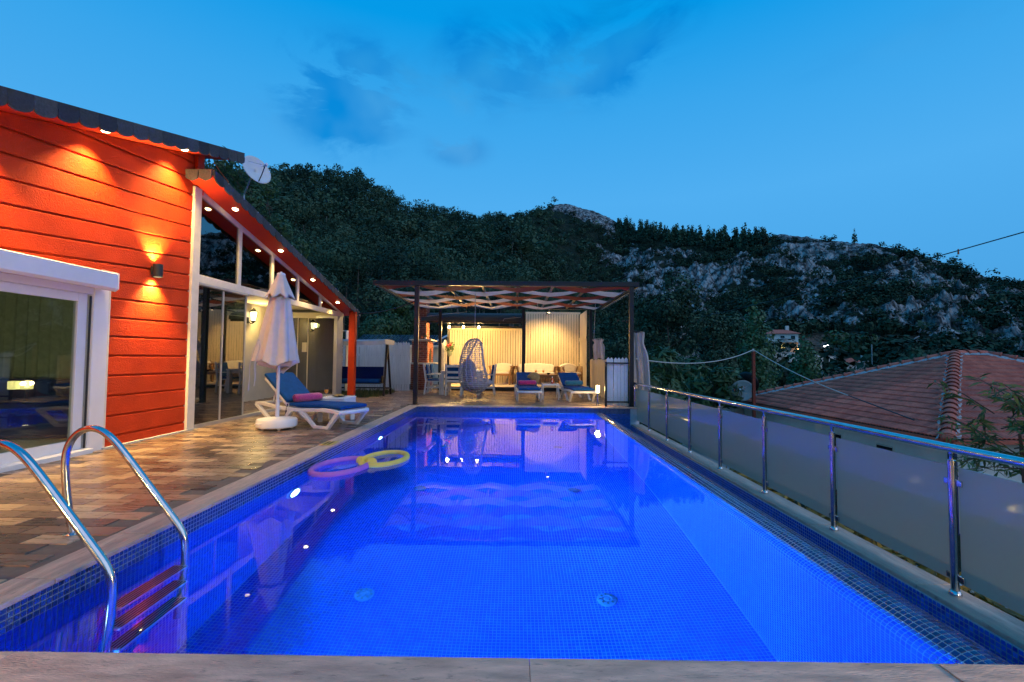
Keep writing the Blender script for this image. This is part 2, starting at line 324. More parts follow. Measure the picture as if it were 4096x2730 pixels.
def emitter(name, col, s): return mat(name, (.8,.8,.8), .4, emit=col, es=s)
K['e_spot'] = emitter('spot_lens', (1,.72,.34), 26)
K['e_wall'] = emitter('wall_lamp_lens', (1,.72,.32), 30)
K['e_lant'] = emitter('lantern_glass', (1,.85,.45), 7)
K['e_bulb'] = emitter('bulb_glass', (1,.74,.36), 40)
K['e_boll'] = emitter('bollard_tube', (1,.80,.38), 9)
K['e_pool'] = emitter('pool_lamp_lens', (.72,.82,1), 40)
K['e_far'] = emitter('far_lamp', (1,.5,.18), 14)
K['e_farw'] = emitter('far_lamp_white', (.9,.95,1), 8)
K['e_room'] = emitter('room_lamp', (1,.78,.25), 1.6)
def water_mat():
    m = bpy.data.materials.new('pool_water'); m.use_nodes = True; nt = m.node_tree; N = nt.nodes; L = nt.links; N.remove(N['Principled BSDF'])
    g = N.new('ShaderNodeBsdfRefraction'); g.inputs['IOR'].default_value = 1.333; g.inputs['Roughness'].default_value = 0; g.inputs[0].default_value = (.42, .80, 1, 1)
    gg = N.new('ShaderNodeBsdfAnisotropic'); gg.inputs['Roughness'].default_value = 0; gg.inputs[0].default_value = (1, 1, 1, 1); fr = N.new('ShaderNodeFresnel'); fr.inputs[0].default_value = 1.333; ms = N.new('ShaderNodeMixShader')
    tc = N.new('ShaderNodeTexCoord'); n = N.new('ShaderNodeTexNoise'); n.inputs['Scale'].default_value = 2.6; n.inputs['Detail'].default_value = 2; L.new(tc.outputs['Object'], n.inputs['Vector'])
    b = N.new('ShaderNodeBump'); b.inputs['Strength'].default_value = .03; b.inputs['Distance'].default_value = .02; L.new(n.outputs['Fac'], b.inputs['Height']); L.new(b.outputs[0], g.inputs['Normal']); L.new(b.outputs[0], gg.inputs['Normal']); L.new(b.outputs[0], fr.inputs['Normal'])
    L.new(fr.outputs[0], ms.inputs[0]); L.new(g.outputs[0], ms.inputs[1]); L.new(gg.outputs[0], ms.inputs[2]); L.new(ms.outputs[0], N['Material Output'].inputs[0]); return m
K['water'] = water_mat()

# ================================================================ SETTING: terrain
def vnoise(x, y, seed=0):
    xi = np.floor(x).astype(np.int64); yi = np.floor(y).astype(np.int64); fx = x-xi; fy = y-yi
    def h(a, b):
        n = (a*374761393+b*668265263+seed*982451653) & 0xffffffff; n = ((n ^ (n >> 13))*1274126177) & 0xffffffff
        return ((n ^ (n >> 16)) & 0xffff)/65535.0
    u = fx*fx*(3-2*fx); v = fy*fy*(3-2*fy)
    return (h(xi, yi)*(1-u)+h(xi+1, yi)*u)*(1-v)+(h(xi, yi+1)*(1-u)+h(xi+1, yi+1)*u)*v
def fbm(x, y, o=4, seed=0):
    a = 0; s = 0; w = 1.0
    for i in range(o): a = a+w*vnoise(x*2**i, y*2**i, seed+i); s += w; w *= .5
    return a/s
def sstep(a, b, x): t = np.clip((x-a)/(b-a), 0, 1); return t*t*(3-2*t)
RIDGE = [(-600,486,160),(300,448,170),(500,444,175),(600,440,180),(650,434,182),(720,431,184),(800,436,188),(870,466,195),(950,496,205),(1040,513,225),(1130,513,270),(1220,488,360),(1270,470,410),
         (1300,466,420),(1350,478,415),(1400,497,405),(1430,520,390),(1500,534,350),(1600,549,335),(1700,554,325),(1800,537,318),(1900,551,312),(2000,561,305),(2080,576,300),(2150,596,296),(2250,631,290),(2353,667,285),(2600,735,270),(3200,745,240)]
_th = [math.atan((x-1184)/1046) for x, y, r in RIDGE]
_e = [(825+(x-1184)*.0087-y)/1046*math.cos(t) for (x, y, r), t in zip(RIDGE, _th)]
_rr = [r for x, y, r in RIDGE]
_th = [-math.pi, -1.6]+_th+[1.6, math.pi]; _e = [.10, .20]+_e+[.07, .10]; _rr = [200, 170]+_rr+[250, 200]
BARE = [None]
def terrain(th, t):
    "world point of the hillside at bearing th; t = 0 at the foot, 1 on the crest"
    Rr = np.interp(th, _th, _rr); e = np.interp(th, _th, _e); zr = 1.15+e*Rr
    right = sstep(-.03, .22, th); r0 = 16.0; r1 = 24+right*34; zv = -3.0-right*5.0; ex = 1.12+right*.62
    r = r0+(Rr-r0)*t
    q = np.clip((r-r1)/(Rr-r1), 0, 1.0)
    z = np.where(r < r1, -3.0+(zv+3.0)*sstep(20, 1, (r1-r)*20/np.maximum(r1-r0, 1)), zv+(zr-zv)*q**ex)
    x = r*np.sin(th); y = r*np.cos(th)
    amp = np.clip(q*3, 0, 1)*np.clip((1-q)*5, .12, 1)
    z = z+(fbm(x/38, y/38, 4, 3)-.5)*16*amp+(fbm(x/9, y/9, 3, 9)-.5)*4*amp
    px = 1184+1046*np.tan(np.clip(th, -1.3, 1.3))
    n = fbm(x/22+z/30, y/22, 4, 21); n2 = fbm(x/7, y/7+z/9, 3, 33)
    bias = np.full_like(r, -.30)
    bias = np.maximum(bias, -.30+.305*sstep(1330, 1420, px)*sstep(.42, .58, t)*(1-.75*sstep(.90, .95, t)*(1-sstep(1760, 1800, px))))
    bias = np.maximum(bias, -.30+.33*sstep(1720, 1850, px)*sstep(.45, .62, t))
    bias = np.maximum(bias, -.30+.46*sstep(1255, 1285, px)*(1-sstep(1405, 1425, px))*sstep(.86, .93, t))
    bias = np.maximum(bias, -.30+.42*np.exp(-((px-825)/45)**2-((t-.40)/.08)**2))
    bias = np.maximum(bias, -.30+.42*np.exp(-((px-915)/30)**2-((t-.44)/.05)**2))
    bias = np.maximum(bias, -.30+.52*np.exp(-((px-2180)/50)**2-((t-.66)/.10)**2)); bias = np.maximum(bias, -.30+.42*np.exp(-((px-1500)/90)**2-((t-.80)/.07)**2)); bias = np.maximum(bias, -.30+.42*np.exp(-((px-1690)/45)**2-((t-.82)/.08)**2))
    bias = np.maximum(bias, -.30+.36*np.exp(-((px-1120)/40)**2-((t-.70)/.10)**2))
    rock = sstep(.42, .56, n*.6+n2*.4+bias)
    ridged = 1-np.abs(2*fbm(x/6, y/6+z/7, 5, 51)-1); blk = np.floor(fbm(x/5+9, y/5, 3, 71)*7)/7
    z = z+rock*((ridged-.55)*6+(blk-.5)*9)*np.clip((1.0-t)*14, .25, 1)
    row = 825+(px-1184)*.0087-(z-1.15)/np.maximum(y, 1)*1046; mid = 786+(px-1900)*.05
    BARE[0] = sstep(1790, 1880, px)*(1-sstep(2120, 2230, px))*np.exp(-((row-mid)/17)**2)*sstep(.3, .55, fbm(x/9, y/9, 3, 91)+.25)
    BARE[0] = np.maximum(BARE[0], .9*np.exp(-((px-1592)/34)**2-((row-836)/26)**2)); BARE[0] = np.maximum(BARE[0], .85*np.exp(-((px-1955)/95)**2-((row-846)/20)**2)*sstep(.25, .5, fbm(x/7, y/7, 3, 95)+.12))
    return x, y, z, rock, Rr
fine = np.linspace(R(-52), R(54), 760); th = np.concatenate([np.linspace(-math.pi, R(-52.5), 60), fine, np.linspace(R(54.5), R(84), 90), np.linspace(R(86), math.pi, 40)])
tt = np.concatenate([np.linspace(0, .3, 40)[:-1], np.linspace(.3, 1, 150)])
TH, TT = np.meshgrid(th, tt, indexing='ij')
X, Y, Z, RK, RR = terrain(TH, TT); BR = BARE[0]
ext = []
for f, dz in ((1.06, -3), (1.25, -18), (2.2, -60)): ext.append((RR[:, -1]*f*np.sin(th), RR[:, -1]*f*np.cos(th), Z[:, -1]+dz))
ext.append((2600*np.sin(th), 2600*np.cos(th), np.full_like(th, -40)))
inn = (3*np.sin(th), 3*np.cos(th), np.full_like(th, -3.2))
gx = np.concatenate([inn[0][:, None], X]+[e[0][:, None] for e in ext], 1); gy = np.concatenate([inn[1][:, None], Y]+[e[1][:, None] for e in ext], 1); gz = np.concatenate([inn[2][:, None], Z]+[e[2][:, None] for e in ext], 1)
rk = np.concatenate([np.zeros((len(th), 1)), RK]+[np.zeros((len(th), 1))]*4, 1)
br = np.concatenate([np.zeros((len(th), 1)), BR]+[np.zeros((len(th), 1))]*4, 1); na, nb = gx.shape; idx = np.arange(na*nb).reshape(na, nb)
F = np.stack([idx[:-1, :-1], idx[1:, :-1], idx[1:, 1:], idx[:-1, 1:]], -1).reshape(-1, 4)[:, ::-1]
def hill_mat():
    m = bpy.data.materials.new('hillside'); m.use_nodes = True; nt = m.node_tree; N = nt.nodes; L = nt.links; b = N['Principled BSDF']; b.inputs['Roughness'].default_value = .95; b.inputs['Specular IOR Level'].default_value = .15
    at = N.new('ShaderNodeAttribute'); at.attribute_name = 'rock'; tc = N.new('ShaderNodeTexCoord')
    def noise(s, d, st=(1,1,1)):
        n = N.new('ShaderNodeTexNoise'); n.inputs['Scale'].default_value = s; n.inputs['Detail'].default_value = d; mp = N.new('ShaderNodeMapping'); mp.inputs['Scale'].default_value = st
        L.new(tc.outputs['Object'], mp.inputs[0]); L.new(mp.outputs[0], n.inputs['Vector']); return n.outputs['Fac']
    def ramp(f, els):
        r = N.new('ShaderNodeValToRGB'); cr = r.color_ramp
        while len(cr.elements) < len(els): cr.elements.new(.5)
        for i, (p, c) in enumerate(els): cr.elements[i].position = p; cr.elements[i].color = (*c, 1)
        L.new(f, r.inputs[0]); return r.outputs[0]
    veg = ramp(noise(.22, 6), [(.35,(.010,.020,.012)),(.58,(.022,.034,.018)),(.76,(.07,.056,.038))])
    rock = ramp(noise(.30, 9, (1,1,.35)), [(.34,(.03,.032,.033)),(.44,(.17,.17,.165)),(.53,(.38,.375,.36)),(.68,(.58,.57,.55))])
    vo = N.new('ShaderNodeTexVoronoi'); vo.feature = 'DISTANCE_TO_EDGE'; vo.inputs['Scale'].default_value = .24; mv = N.new('ShaderNodeMapping'); mv.inputs['Scale'].default_value = (1,1,.55); L.new(tc.outputs['Object'], mv.inputs[0]); L.new(mv.outputs[0], vo.inputs['Vector'])
    ck = N.new('ShaderNodeMapRange'); ck.inputs[1].default_value = .0; ck.inputs[2].default_value = .13; ck.inputs[3].default_value = .22; ck.inputs[4].default_value = 1.0; L.new(vo.outputs['Distance'], ck.inputs[0])
    rc = N.new('ShaderNodeMix'); rc.data_type = 'RGBA'; rc.blend_type = 'MULTIPLY'; rc.inputs[0].default_value = 1; L.new(rock, rc.inputs[6]); L.new(ck.outputs[0], rc.inputs[7]); rock = rc.outputs[2]
    fn = N.new('ShaderNodeMath'); fn.operation = 'ADD'; L.new(at.outputs['Fac'], fn.inputs[0])
    k = N.new('ShaderNodeMath'); k.operation = 'MULTIPLY_ADD'; L.new(noise(.5, 6), k.inputs[0]); k.inputs[1].default_value = 1.3; k.inputs[2].default_value = -.68; L.new(k.outputs[0], fn.inputs[1])
    mr = N.new('ShaderNodeMapRange'); mr.inputs[1].default_value = .42; mr.inputs[2].default_value = .6; L.new(fn.outputs[0], mr.inputs[0])
    mx = N.new('ShaderNodeMix'); mx.data_type = 'RGBA'; L.new(mr.outputs[0], mx.inputs[0]); ab = N.new('ShaderNodeAttribute'); ab.attribute_name = 'bare'; dry = ramp(noise(.8, 9), [(.35,(.10,.075,.058)),(.55,(.24,.18,.135)),(.72,(.42,.38,.33))])
    mb_ = N.new('ShaderNodeMix'); mb_.data_type = 'RGBA'; L.new(ab.outputs['Fac'], mb_.inputs[0]); L.new(veg, mb_.inputs[6]); L.new(dry, mb_.inputs[7]); L.new(mb_.outputs[2], mx.inputs[6]); L.new(rock, mx.inputs[7]); L.new(mx.outputs[2], b.inputs['Base Color'])
    bp = N.new('ShaderNodeBump'); bp.inputs['Strength'].default_value = 1.0; bp.inputs['Distance'].default_value = 2.5; L.new(noise(.9, 12, (1,1,.6)), bp.inputs['Height']); L.new(bp.outputs[0], b.inputs['Normal'])
    return m
K['hill'] = hill_mat()
me = np_mesh('hillside', np.stack([gx, gy, gz], -1).reshape(-1, 3), F, K['hill'], smooth=True)
at = me.attributes.new('bare', 'FLOAT', 'POINT'); at.data.foreach_set('value', br.reshape(-1).astype(np.float32))
at = me.attributes.new('rock', 'FLOAT', 'POINT'); at.data.foreach_set('value', rk.reshape(-1).astype(np.float32))
tag(link('hillside', me), 'dark wooded hillside with pale limestone crags', None, kind='structure')

# ---------------------------------------------------------------- foliage
def leaf_cloud(n, cent, rad, size, flat=1.0, seed=0, asp=1.0):
    "n quads spread through blobs given by centres and radii -> (n,4,3)"
    g = np.random.default_rng(seed); cent = np.asarray(cent, float); rad = np.asarray(rad, float)
    w = rad**2; k = g.choice(len(cent), n, p=w/w.sum()); d = g.normal(size=(n, 3)); d /= np.linalg.norm(d, axis=1)[:, None]
    r = .55+.45*g.random(n)**.6; p = cent[k]+d*(rad[k]*r)[:, None]*np.array([1, 1, flat])
    nn = d/np.array([1, 1, flat])*1.5+g.normal(size=(n, 3))*.45+np.array([0, 0, .35]); nn /= np.linalg.norm(nn, axis=1)[:, None]
    a = np.cross(nn, g.normal(size=(n, 3))); a /= np.linalg.norm(a, axis=1)[:, None]; b = np.cross(nn, a)
    s = (size*(.6+.8*g.random(n)))[:, None]; a = a*s*asp; b = b*s
    return np.stack([p-a, p-b*.55, p+a, p+b*.55], 1) if asp > 1.3 else np.stack([p-a-b*.6, p+a-b, p+a*.8+b, p-a+b*.7], 1)
def quads_mesh(name, Q, m, tone=None):
    n = len(Q); return np_mesh(name, Q.reshape(-1, 3), np.arange(n*4).reshape(n, 4), m, nrg.random(n) if tone is None else tone)
def pine_blobs(seed, h=9.0, slim=1.0, lo=.42):
    g = np.random.default_rng(seed); c = []; r = []
    k = 7
    for i in range(k):
        f = lo+(1-lo)*(i/(k-1)); w = (1-((f-.68)/.42)**2); w = max(w, .12)*h*.20*slim; a = g.random()*6.28
        c.append((math.cos(a)*w*.9, math.sin(a)*w*.9, f*h*.95)); r.append((.7+.4*g.random())*max(w, h*.06)*.85)
    return c, r
def spruce_blobs(h=8.0):
    c = []; r = []
    for i in range(9): f = .12+.86*i/8; c.append((0, 0, f*h)); r.append(max(.05, (1.02-f))*h*.20+.08)
    return c, r
def bush_blobs(seed, s=1.0):
    g = np.random.default_rng(seed); return [(g.normal()*.55*s, g.normal()*.55*s, (.35+.5*g.random())*s) for _ in range(5)], [(.42+.3*g.random())*s for _ in range(5)]
T_FINE = [leaf_cloud(900, *pine_blobs(s, 1.0, 1.35, .3), .0105, .75, s) for s in (11, 12, 13)]
T_PINE = [leaf_cloud(260, *pine_blobs(s, 1.0, 1.45, .46), .021, .55, s) for s in (1, 2, 3, 4, 5)]
T_SPR = [leaf_cloud(80, *spruce_blobs(1.0), .05, 1.0, s) for s in (1, 2)]
T_BUSH = [leaf_cloud(70, *bush_blobs(s), .11, .85, s) for s in (1, 2, 3, 4)]
TRUNK = []
def scatter(n, pxlo, pxhi, tlo, thi, temps, size, seed, rockmax=.4, power=1.0, dens=0, clear=None):
    g = np.random.default_rng(seed); px = g.uniform(pxlo, pxhi, n); t = tlo+(thi-tlo)*g.random(n)**power; t0 = np.arctan((px-1184)/1046)
    x, y, z, rk, _ = terrain(t0, t); keep = (rk < rockmax) & (BARE[0] < .35)
    if dens: keep &= fbm(x/14, y/14, 3, seed) > dens
    for lo_, hi_, ta, tb in clear or (): keep &= ~((px > lo_) & (px < hi_) & (t > ta) & (t < tb) & (g.random(n) < .93))
    x, y, z = x[keep], y[keep], z[keep]; out = []; tn = []
    for i in range(len(x)):
        Q = temps[g.integers(len(temps))]; s = g.uniform(*size); a = g.random()*6.28; ca, sa = math.cos(a)*s, math.sin(a)*s; sz = s*g.uniform(.85, 1.2)
        TRUNK.append((x[i], y[i], z[i], s)) if s > 5 else None
        out.append(np.stack([Q[..., 0]*ca-Q[..., 1]*sa+x[i], Q[..., 0]*sa+Q[..., 1]*ca+y[i], Q[..., 2]*sz+z[i]-.03*s], -1)); tn.append(np.clip(.08+g.random()*.84+(g.random(len(Q))-.5)*.3, 0, 1))
    return np.concatenate(out), np.concatenate(tn)
FK = []
fo = [scatter(1000, 380, 1180, .34, 1.0, T_PINE, (5.2, 9.6), 1), scatter(230, 300, 1300, .10, .36, T_FINE, (5.2, 8.2), 31), scatter(750, 380, 1240, .38, 1.0, T_BUSH, (1.2, 2.4), 2, .75),
      scatter(900, 1090, 1430, .30, .99, T_PINE+T_BUSH[:2], (2.6, 5.5), 3, .35), scatter(260, 1150, 1420, .15, .5, T_PINE, (6, 10), 4),
      scatter(210, 1420, 1760, .955, 1.0, T_SPR, (6, 11), 5, 2),
       scatter(120, 1400, 2400, .16, .40, T_PINE, (6, 9), 8, clear=[(1750,2060,.0,.47),(1535,1625,.0,.42)]), scatter(500, 2500, 6000, .3, 1.0, T_BUSH, (3, 5), 9, .5)]
FQ = np.concatenate([f[0] for f in fo]); FT = np.concatenate([f[1] for f in fo])
me = quads_mesh('forest', FQ, K['leaf_pine'], FT)
tag(link('forest', me), 'dark pine wood covering the left hill and crest', 'forest', kind='stuff')
sc_ = [scatter(2600, 1340, 2480, .42, 1.0, T_BUSH, (1.8, 3.8), 6, .45, clear=[(1750,2060,.0,.47)]), scatter(950, 1380, 2480, .45, .98, T_BUSH, (1.1, 2.2), 16, 2.0, clear=[(1750,2060,.0,.47)]), scatter(2000, 1360, 2480, .18, .52, T_BUSH+T_PINE[:1], (2.2, 4.4), 7, .6, clear=[(1750,2060,.0,.46),(1535,1625,.0,.42),(1395,1470,.0,.40)])]
tag(link('maquis_scrub', quads_mesh('maquis_scrub', np.concatenate([f[0] for f in sc_]), K['scrub'], np.concatenate([f[1] for f in sc_]))), 'dark maquis scrub between the crags of the right hill', 'scrub', kind='stuff')
TQ = []
for (x, y, z, s) in TRUNK:
    a = nrg.random()*3.14; h = .62*s; w = .013*s; lx = nrg.normal()*.03*s
    for b in (a, a+1.57): cx_, sy_ = math.cos(b)*w, math.sin(b)*w; TQ.append([[x-cx_, y-sy_, z-.3], [x+cx_, y+sy_, z-.3], [x+lx+cx_*.5, y+sy_*.5, z+h], [x+lx-cx_*.5, y-sy_*.5, z+h]])
tag(link('pine_trunks', quads_mesh('pine_trunks', np.array(TQ), K['bark_pale'])), 'pale pine trunks between the crowns on the hills', 'trunks', kind='stuff')
del FQ, FT, fo, sc_

def tree(name, label, base, h, blobs, n, size, m, bark, trunk_r, seed, flat=1.0, asp=1.0, lean=(0,0), limbs=6, group=None, cat='tree', tr_top=.9):
    t = thing(name, label, cat, base, 0, group)
    g = np.random.default_rng(seed); c, r = blobs
    mb = MB(); top = (lean[0]*h, lean[1]*h, h*tr_top)
    pts = [(top[0]*f+math.sin(f*5+seed)*.02*h, top[1]*f+math.cos(f*4+seed)*.015*h, -0.3+(top[2]+.3)*f) for f in (0, .25, .5, .75, 1)]
    mb.tube(pts, [trunk_r*(1-.85*f) for f in (0, .25, .5, .75, 1)], 7); mb.build('trunk', bark, t, True)
    lm = MB()
    for i in g.choice(len(c), min(limbs, len(c)), replace=False):
        q = Vector(c[i]); z0 = max(.15*h, q.z-.18*h); f = min(.95, (z0+.3)/(top[2]+.3)); p0 = Vector((top[0]*f, top[1]*f, z0)); mid = (p0+q)/2+Vector((0, 0, -.03*h))
        lm.tube([p0, mid, q], [trunk_r*.4*(1-f*.6), trunk_r*.28*(1-f*.6), trunk_r*.08], 5)
    lm.build('limbs', bark, t, True)
    Q = leaf_cloud(n, c, r, size, flat, seed, asp); link('crown', quads_mesh('crown', Q, m), t)
    return t
def onhill(px, t):
    x, y, z, _, _ = terrain(np.array([math.atan((px-1184)/1046)]), np.array([t])); return float(x[0]), float(y[0]), float(z[0])
CREST = [(655, .985, 9.5, 'broad umbrella pine on the left crest, first of the skyline pines'), (702, .995, 9.0, 'umbrella pine on the left crest just right of the first skyline pine'), (790, 1.0, 8.5, 'rounded pine on the highest bulge of the left crest'), (838, .99, 9.0, 'tall pine standing where the left crest starts to fall'),
         (1031, .985, 8.0, 'lone pine sticking up on the falling skyline left of the rocky peak'), (1066, .99, 7.5, 'small flat pine on the skyline nearest the saddle'), (1118, .995, 7.5, 'dark pine in the saddle below the rocky peak'), (1272, .99, 8.0, 'single pine beside the rocky summit'), (1712, .985, 12.0, 'tallest spruce of the row on the right ridge'), (1965, .99, 9.0, 'lone spruce on the right skyline above the tiled roof')]
for i, (px, t, h, lab) in enumerate(CREST):
    sp = px > 1700; b = onhill(px, t)
    tree('spruce_tree' if sp else 'pine_tree', lab, b, h, spruce_blobs(h) if sp else pine_blobs(40+i, h, 1.5, .5), 170, h*.035, K['leaf_pine'], K['bark'], h*.022, 60+i, .7, limbs=7, group='trees standing out on the skyline')
# trees of the valley behind the railing
def bl(seed, h, w, lo, k=14):
    g = np.random.default_rng(seed); c = []; r = []
    for i in range(k):
        f = lo+(1-lo)*g.random(); a = g.random()*6.28; q = w*math.sqrt(max(.05, 1-((f-.58)/.55)**2)); d = q*math.sqrt(g.random())*.75
        c.append((math.cos(a)*d, math.sin(a)*d, f*h)); r.append(w*(.28+.22*g.random()))
    return c, r
def poplar(h, w):
    c = []; r = []
    for i in range(16):
        f = .10+.88*i/15; q = w*math.sin(min(1, (1.03-f)*1.7)*math.pi/2); c.append((math.cos(i*2.4)*q*.35, math.sin(i*2.4)*q*.35, f*h)); r.append(q*.75+.1)
    return c, r
def vz(px, py, Yd): # world z seen at the picture row py at depth Yd
    return 1.15+(825+(px-1184)*.0087-py)/1046*Yd
def at_depth(px, Yd): return (px-1184)/1046*Yd
def ground_at(px, py):
    "the spot of the hillside seen at picture column px, row py"
    t_ = np.linspace(.05, 1, 400); x, y, z, _, _ = terrain(np.full(400, math.atan((px-1184)/1046)), t_); row = 825+(px-1184)*.0087-(z-1.15)/y*1046
    k = int(np.argmax(row <= py)); return float(x[k]), float(y[k]), float(z[k])
TREES = [('poplar_tree', 'tall poplar with pale trunk behind the red pole', 1732, 52, 690, 955, 'poplar', 2.5, 4200, .12), ('poplar_tree', 'shorter poplar right of the tall one, above the tiled roof', 1846, 70, 772, 925, 'poplar', 2.3, 2800, .14),
         ('pine_tree', 'big dark pine right behind the curtain and pergola post', 1535, 40, 652, 960, 'pine', 3.1, 4000, .085), ('pine_tree', 'spreading pine with bare lower trunk in the valley', 1640, 48, 725, 905, 'pine', 3.4, 3500, .09),
         ('pine_tree', 'dark round pine between the spreading pine and the poplar', 1690, 62, 735, 900, 'pine', 3.6, 1300, .15), ('pine_tree', 'low dark pine seen between gate and curtain', 1425, 34, 790, 960, 'pine', 2.1, 2600, .07), ('oak_tree', 'rounded dark tree beside the far white house', 1916, 130, 770, 835, 'oak', 5.5, 700, .35), ('oak_tree', 'dark tree with wide crown left of the far lamp post', 1985, 120, 782, 850, 'oak', 6.0, 800, .35),
         ('oak_tree', 'dense dark tree behind the chimney of the brick oven', 918, 30, 700, 812, 'oak', 1.7, 6000, .055), ('oak_tree', 'leafy green tree between red pillar and brick oven', 880, 27, 735, 815, 'oak', 1.5, 5000, .05), ('pine_tree', 'dark pine filling the gap under the pergola roof on the left', 985, 36, 690, 830, 'pine', 2.8, 3500, .08), ('pine_tree', 'dark pine above the right slat screen under the pergola', 1410, 45, 665, 900, 'pine', 3.3, 3500, .085)]
for i, (nm, lab, px, D, pt, pb, kd, w, n, s) in enumerate(TREES):
    x = at_depth(px, D); z1 = vz(px, pt, D); z0 = vz(px, pb, D); h = z1-z0
    bb = poplar(h, w) if kd == 'poplar' else bl(90+i, h, w, .30 if kd == 'pine' else .25, 18)
    tree(nm, lab, (x, D, z0), h, bb, n, s, K['leaf_pop'] if kd == 'poplar' else K['leaf'] if kd != 'pine' else K['leaf_pine'], K['bark_pale'] if kd == 'poplar' else K['bark'], .16 if kd != 'poplar' else .2, 130+i, 1.0, 1.0 if kd != 'pine' else 1.2, limbs=9, group='trees in the valley behind the garden')

# ================================================================ plateau, pool, deck
ZW = -.150; ZF = -1.85; PX0, PX1, PY0, PY1 = -2.37, 1.885, 1.80, 11.02
g = MB(); g.bb((-14,-5,-3.6), (-2.62,24,-.05)); g.bb((-2.62,11.35,-3.6), (3.02,24,-.05)); g.bb((-2.62,-5,-3.6), (3.02,1.35,-.05))
tag(g.build('terrace', K['soil']), 'earth terrace carrying pool, deck and house', kind='structure')
pool = thing('swimming_pool', 'long blue mosaic swimming pool with travertine edge and overflow lip', 'pool', (0,0,0))
sh = MB(); T0 = .012
sh.bb((PX0-.2,PY0-.2,ZF-.2), (2.4,PY1+.2,ZF-T0)); sh.bb((PX0-.2,PY0-.2,ZF-T0), (PX0-T0,PY1+.2,-.03)); sh.bb((PX0-T0,PY0-.2,ZF-T0), (3.0,PY0-T0,-.03)); sh.bb((PX0-T0,PY1+T0,ZF-T0), (3.0,PY1+.2,-.03)); sh.bb((2.78+T0,PY0-T0,-1.2), (3.0,PY1+T0,-.42)); sh.bb((2.3,PY0-T0,-1.2),(2.8,PY1+T0,-.62))
sh.build('shell', K['mosgrout'], pool)
# overflow lip: profile in (x, z), tiles follow its curve
LIPC, LIPR = (2.05, -.28), .165
prof = [(PX1, z) for z in np.arange(ZF, -.28, .03)]
prof = [(PX1, ZF+i*.0302) for i in range(52)]
arc = [(LIPC[0]-LIPR*math.cos(a), LIPC[1]+LIPR*math.sin(a)) for a in np.linspace(0, R(150), 15)]
prof += arc[1:]; e0, e1 = Vector(arc[-2]), Vector(arc[-1]); d = (e1-e0).normalized()
for i in range(1, 9): prof.append(tuple(e1+d*.0295*i+Vector((.004, -.0035))*i*i*.25))
b = MB(); pl = [(p[0]+.0, p[1]) for p in prof]
n = len(pl); ins = []
for i in range(n):
    t = (Vector(pl[min(i+1, n-1)])-Vector(pl[max(i-1, 0)])).normalized(); nn = Vector((-t.y, t.x)); ins.append(Vector(pl[i])-nn*.0025)
vs = []; fs = []
for yy in (PY0, PY1): vs += [(p.x, yy, p.y) for p in ins]
fs = [(i, i+1, n+i+1, n+i) for i in range(n-1)]
b.add(vs, fs).build('overflow_lip', K['mosgrout'], pool, True)
TILE = .0303; GR = .0030
def tiles_on(P, nu, nv, out):
    "P(u,v)->(point) on integer corner grids; quads inset by the joint"
    U, V = np.meshgrid(np.arange(nu), np.arange(nv), indexing='ij'); U = U.ravel(); V = V.ravel(); a = GR/TILE
    q = [P(U+a, V+a), P(U+1-a, V+a), P(U+1-a, V+1-a), P(U+a, V+1-a)]; out.append(np.stack(q, 1))
mos = []
def S3(x, y, z): return np.stack(np.broadcast_arrays(np.asarray(x, float), np.asarray(y, float), np.asarray(z, float)), -1)
ny = int((PY1-PY0)/TILE); nx = int((PX1-PX0)/TILE); nz = int((-.03-ZF)/TILE)
tiles_on(lambda u, v: S3(PX0+u*TILE, PY0+v*TILE, ZF+.000), nx, ny, mos)
tiles_on(lambda u, v: S3(PX0, PY0+u*TILE, -.029-v*TILE), ny, nz, mos)
tiles_on(lambda u, v: S3(PX0+u*TILE, PY1, -.029-v*TILE), int((2.79-PX0)/TILE), nz, mos)
tiles_on(lambda u, v: S3(2.78, PY0+u*TILE, -.418-v*TILE), ny, 6, mos)
tiles_on(lambda u, v: S3(PX0+u*TILE, PY0, -.029-v*TILE), nx, nz, mos)
pa = np.array(prof)
def Plip(u, v):
    i = np.clip(np.floor(v).astype(int), 0, len(pa)-2); f = (v-i)[:, None]; p = pa[i]*(1-f)+pa[i+1]*f
    return S3(p[:, 0], PY0+u*TILE, p[:, 1])
tiles_on(Plip, ny, len(pa)-1, mos)
MQ = np.concatenate(mos)
# tiles are set a little unevenly
cen = MQ.mean(1); dist = np.linalg.norm(cen-np.array([0, 0, 1.15]), axis=1)
px = (cen[:, 0]/np.maximum(cen[:, 1], .1)); vis = (np.abs(px) < 1.12) & (cen[:, 2] > ZW-.01) & (cen[:, 1] > 1.9)
order = np.argsort(np.where(vis, dist, 1e9))[:300]; msk = np.zeros(len(MQ), bool); msk[order] = True
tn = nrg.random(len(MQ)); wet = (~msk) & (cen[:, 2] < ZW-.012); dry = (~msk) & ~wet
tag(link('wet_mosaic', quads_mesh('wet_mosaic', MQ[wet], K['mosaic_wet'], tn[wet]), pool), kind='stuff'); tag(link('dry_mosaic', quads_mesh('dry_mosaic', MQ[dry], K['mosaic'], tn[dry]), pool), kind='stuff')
for i in order:
    q = MQ[i]; nrm = np.cross(q[1]-q[0], q[3]-q[0]); nrm /= np.linalg.norm(nrm); c = q.mean(0)
    if np.dot(nrm, np.array([0, 0, 1.15])-c) < 0: nrm = -nrm
    top = c+(q-c)*.86+nrm*.0016; bot = q-nrm*.0015; m = MB()
    m.add(list(bot)+list(q)+list(top), [(0,1,5,4),(1,2,6,5),(2,3,7,6),(3,0,4,7),(4,5,9,8),(5,6,10,9),(6,7,11,10),(7,4,8,11),(8,9,10,11)], float(tn[i]))
    m.build('mosaic_tile', K['mosaic'], pool)
